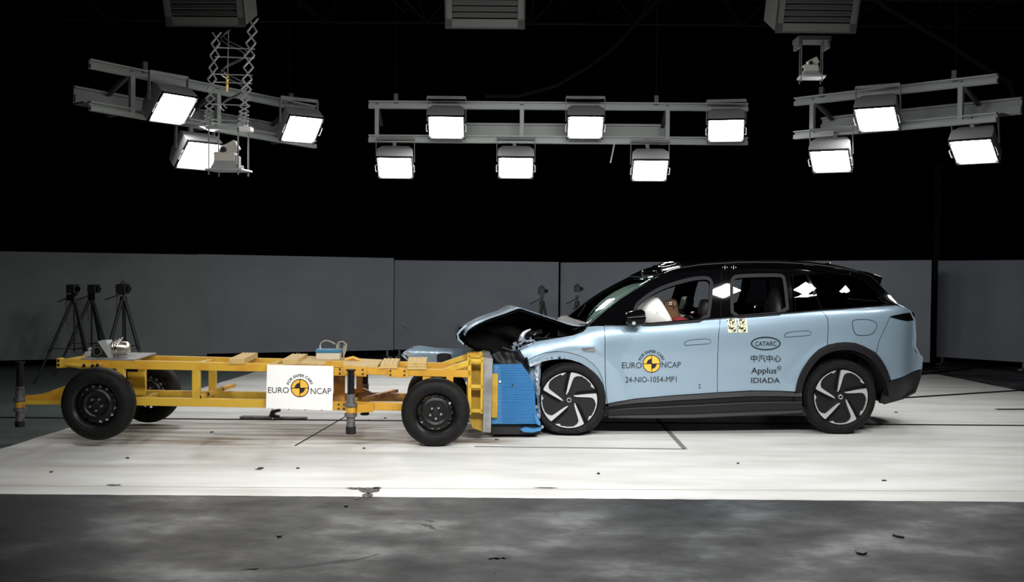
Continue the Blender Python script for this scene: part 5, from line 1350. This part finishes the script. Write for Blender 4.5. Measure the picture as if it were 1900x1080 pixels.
# battery and its leads on the deck
bt = empty('battery', TF.O, TF.yaw, 'beige battery box with a blue lid standing on the middle of the trolley', 'battery')
dB = .72
a, b = T(586, 667, dB), T(630.5, 669, dB); t = T(586, 655, dB); t2 = T(586, 649, dB)
a.z = b.z = T(600, 679, NB).z + .016
MB().box(((a.x + b.x) / 2, dB + .09, (a.z + t.z) / 2), (b.x - a.x, .18, t.z - a.z)).build('case', M['beige'], bt, bevel=.006)
MB().box(((a.x + b.x) / 2, dB + .09, (t.z + t2.z) / 2), (b.x - a.x + .01, .19, t2.z - t.z)).build('lid', M['blue_lid'], bt, bevel=.006)
MB().cyl(T(594, 650, dB + .05), T(594, 641, dB + .05), .010, seg=10).build('terminal', M['alu'], bt)
MB().tube([T(x, y, dB + .05) for x, y in [(594, 641), (596, 636), (601, 632.5), (608, 632), (616, 635), (622, 639)]], .006, 6).build('lead', M['cable'], bt)
for k in range(6):
    o_k = k * .012; MB().tube([T(x, y, dB + .04 + o_k) for x, y in [(625 + k * .5, 650), (624.5 + k, 641), (629 + k * .6, 634.5), (636, 633.5 + k * .7), (643 - k, 639), (642 - k * 1.2, 650), (638 - k * .3, 660), (639, 668)]], .005, 6).build('coiled_lead', M['cable'], bt)
# hydraulic unit on the rear deck
hu = empty('hydraulic_unit', TF.O, TF.yaw, 'shiny silver canister with a black coupling lying on the rear deck of the trolley', 'hydraulic unit')
dH = .50; c0 = T(206, 650, dH); c1 = T(243, 651, dH); zb = T(200, 668, NB).z + .010; r = .072; zz = zb + r + .008
MB().lathe([(.001, -.01), (.045, -.008), (.066, .01), (r, .045), (r, .125), (.064, .16), (.04, .178), (.001, .182)], (c0.x, dH, zz), 28, axis='x').build('canister', M['silver'], hu)
MB().lathe([(r + .001, .05), (r + .006, .055), (r + .006, .068), (r + .001, .073)], (c0.x, dH, zz), 28, axis='x').build('clamp_band', M['chrome'], hu)
for q in range(3): MB().tube([(c0.x + .03 + q * .022, dH - .07, zz + .02), (c0.x + .035 + q * .024, dH - .06, zz + .055), (c0.x + .06 + q * .028, dH - .01, zz + .085 + q * .012)], .006, 6).build('pipe', M['silver'], hu)
MB().plate([(c0.x - .10, dH - .085, zz + .075), (c0.x - .02, dH - .085, zz + .082), (c0.x + .035, dH - .085, zb), (c0.x + .0, dH - .085, zb)], (0, .17, 0)).build('bracket', M['alu'], hu)
MB().plate([(c0.x - .17, dH - .06, zb), (c0.x - .17, dH - .06, zb + .07), (c0.x - .12, dH - .06, zb + .12), (c0.x - .03, dH - .06, zb + .13), (c0.x + .01, dH - .06, zb)], (0, .14, 0)).build('pump_body', M['black'], hu, bevel=.008)
MB().lathe([(.045, -.01), (.045, -.035), (.034, -.035), (.034, -.01)], (c0.x - .105, dH - .05, zb + .058), 24, closed=True).build('coupling', M['steel'], hu)
MB().lathe([(.022, -.0), (.022, -.04), (.001, -.04)], (c0.x - .105, dH - .05, zb + .058), 20).build('coupling_hub', M['wheel_dark'], hu)
MB().box((c0.x - .20, dH - .03, zb + .03), (.06, .08, .045)).box((c0.x - .19, dH - .03, zb + .07), (.03, .03, .04)).build('valve', M['alu'], hu, bevel=.006)

# ================================================================== FLOOR FITTINGS AND DEBRIS
fp = on_floor(492, 778)
ts = empty('tow_hook', (fp.x, fp.y, 0), 0, 'dark tow hook with a flat shoe lying on the floor rail under the trolley', 'tow hook')
MB().box((-.10, 0, .018), (.34, .10, .03)).build('shoe', M['steel'], ts, bevel=.006); MB().box((.28, 0, .014), (.36, .10, .024)).build('rear_shoe', M['steel'], ts, bevel=.006)
MB().plate([(.04, -.03, .02), (.07, -.03, .10), (.16, -.03, .115), (.17, -.03, .09), (.11, -.03, .075), (.11, -.03, .05), (.16, -.03, .04), (.16, -.03, .02)], (0, .05, 0)).build('hook', M['wheel_dark'], ts)
chips = [(237, 851, 'small black chip on the white floor below the rear trolley wheel'), (95, 877, 'tiny black chip on the white floor at the far left'), (392, 803, 'tiny dark chip on the white floor left of the sign'),
         (553, 870, 'black chip on the white floor below the white sign'), (483, 870, 'dark sliver on the white floor, left of the chip below the sign'), (675, 833, 'black chip on the white floor left of the front trolley wheel'),
         (1369, 861, 'black plastic chip on the white floor in front of the rear door'), (921, 817, 'dark plastic sliver beside the front trolley wheel'), (1662, 766, 'small grey fragment on the floor behind the rear car wheel'),
         (1110, 880, 'thin black splinter on the white floor below the front car wheel'), (642, 940, 'black chip on the dark concrete just below the white floor'), (518, 996, 'small black chip on the dark concrete left of centre'),
         (1666, 995, 'long black fragment on the dark concrete at the lower right'), (1596, 1025, 'dark smear-like scrap on the dark concrete near the lower right'), (685, 781, 'black fragment on the rail line right of the middle jack leg'),
         (714, 777, 'small black chip on the rail line left of the front trolley wheel'), (1641, 893, 'small dark speck on the white floor at the lower right')]
rc_ = random.Random(5)
for (px, py, lab) in chips:
    p = on_floor(px, py); s = rc_.uniform(.8, 1.3) * (2.2 if 'long' in lab or 'smear' in lab else 1)
    mb = MB(); a = rc_.uniform(0, PI); n = 6
    pts = [(.020 * s * math.cos(2 * PI * k / n) * rc_.uniform(.6, 1.3), .012 * s * math.sin(2 * PI * k / n) * rc_.uniform(.6, 1.3), 0) for k in range(n)]
    mb.plate(pts, (0, 0, .008)); o = mb.build('debris_fragment', M['chip'], None, smooth=False); o.location = (p.x, p.y, .003); o.rotation_euler = (0, 0, a)
    tag(o, lab, 'fragment', 'crash fragments on the floor')
for (px, py, s, lab) in ((752, 607, 1.4, 'black strip flying in the air left of the bonnet nose'), (763, 645, .5, 'tiny black piece in the air above the torn bumper'), (786, 541, .5, 'tiny dark piece high in the air against the screen')):
    p = at_y(px, py, 10.9); o = MB().plate([(-.03 * s, 0, .012 * s), (-.015 * s, 0, .02 * s), (.035 * s, 0, -.012 * s), (.02 * s, 0, -.02 * s)], (0, .01, 0)).build('flying_fragment', M['chip'], None, smooth=False); o.location = p
    tag(o, lab, 'fragment', 'fragments in the air')
bpy.context.view_layer.update()
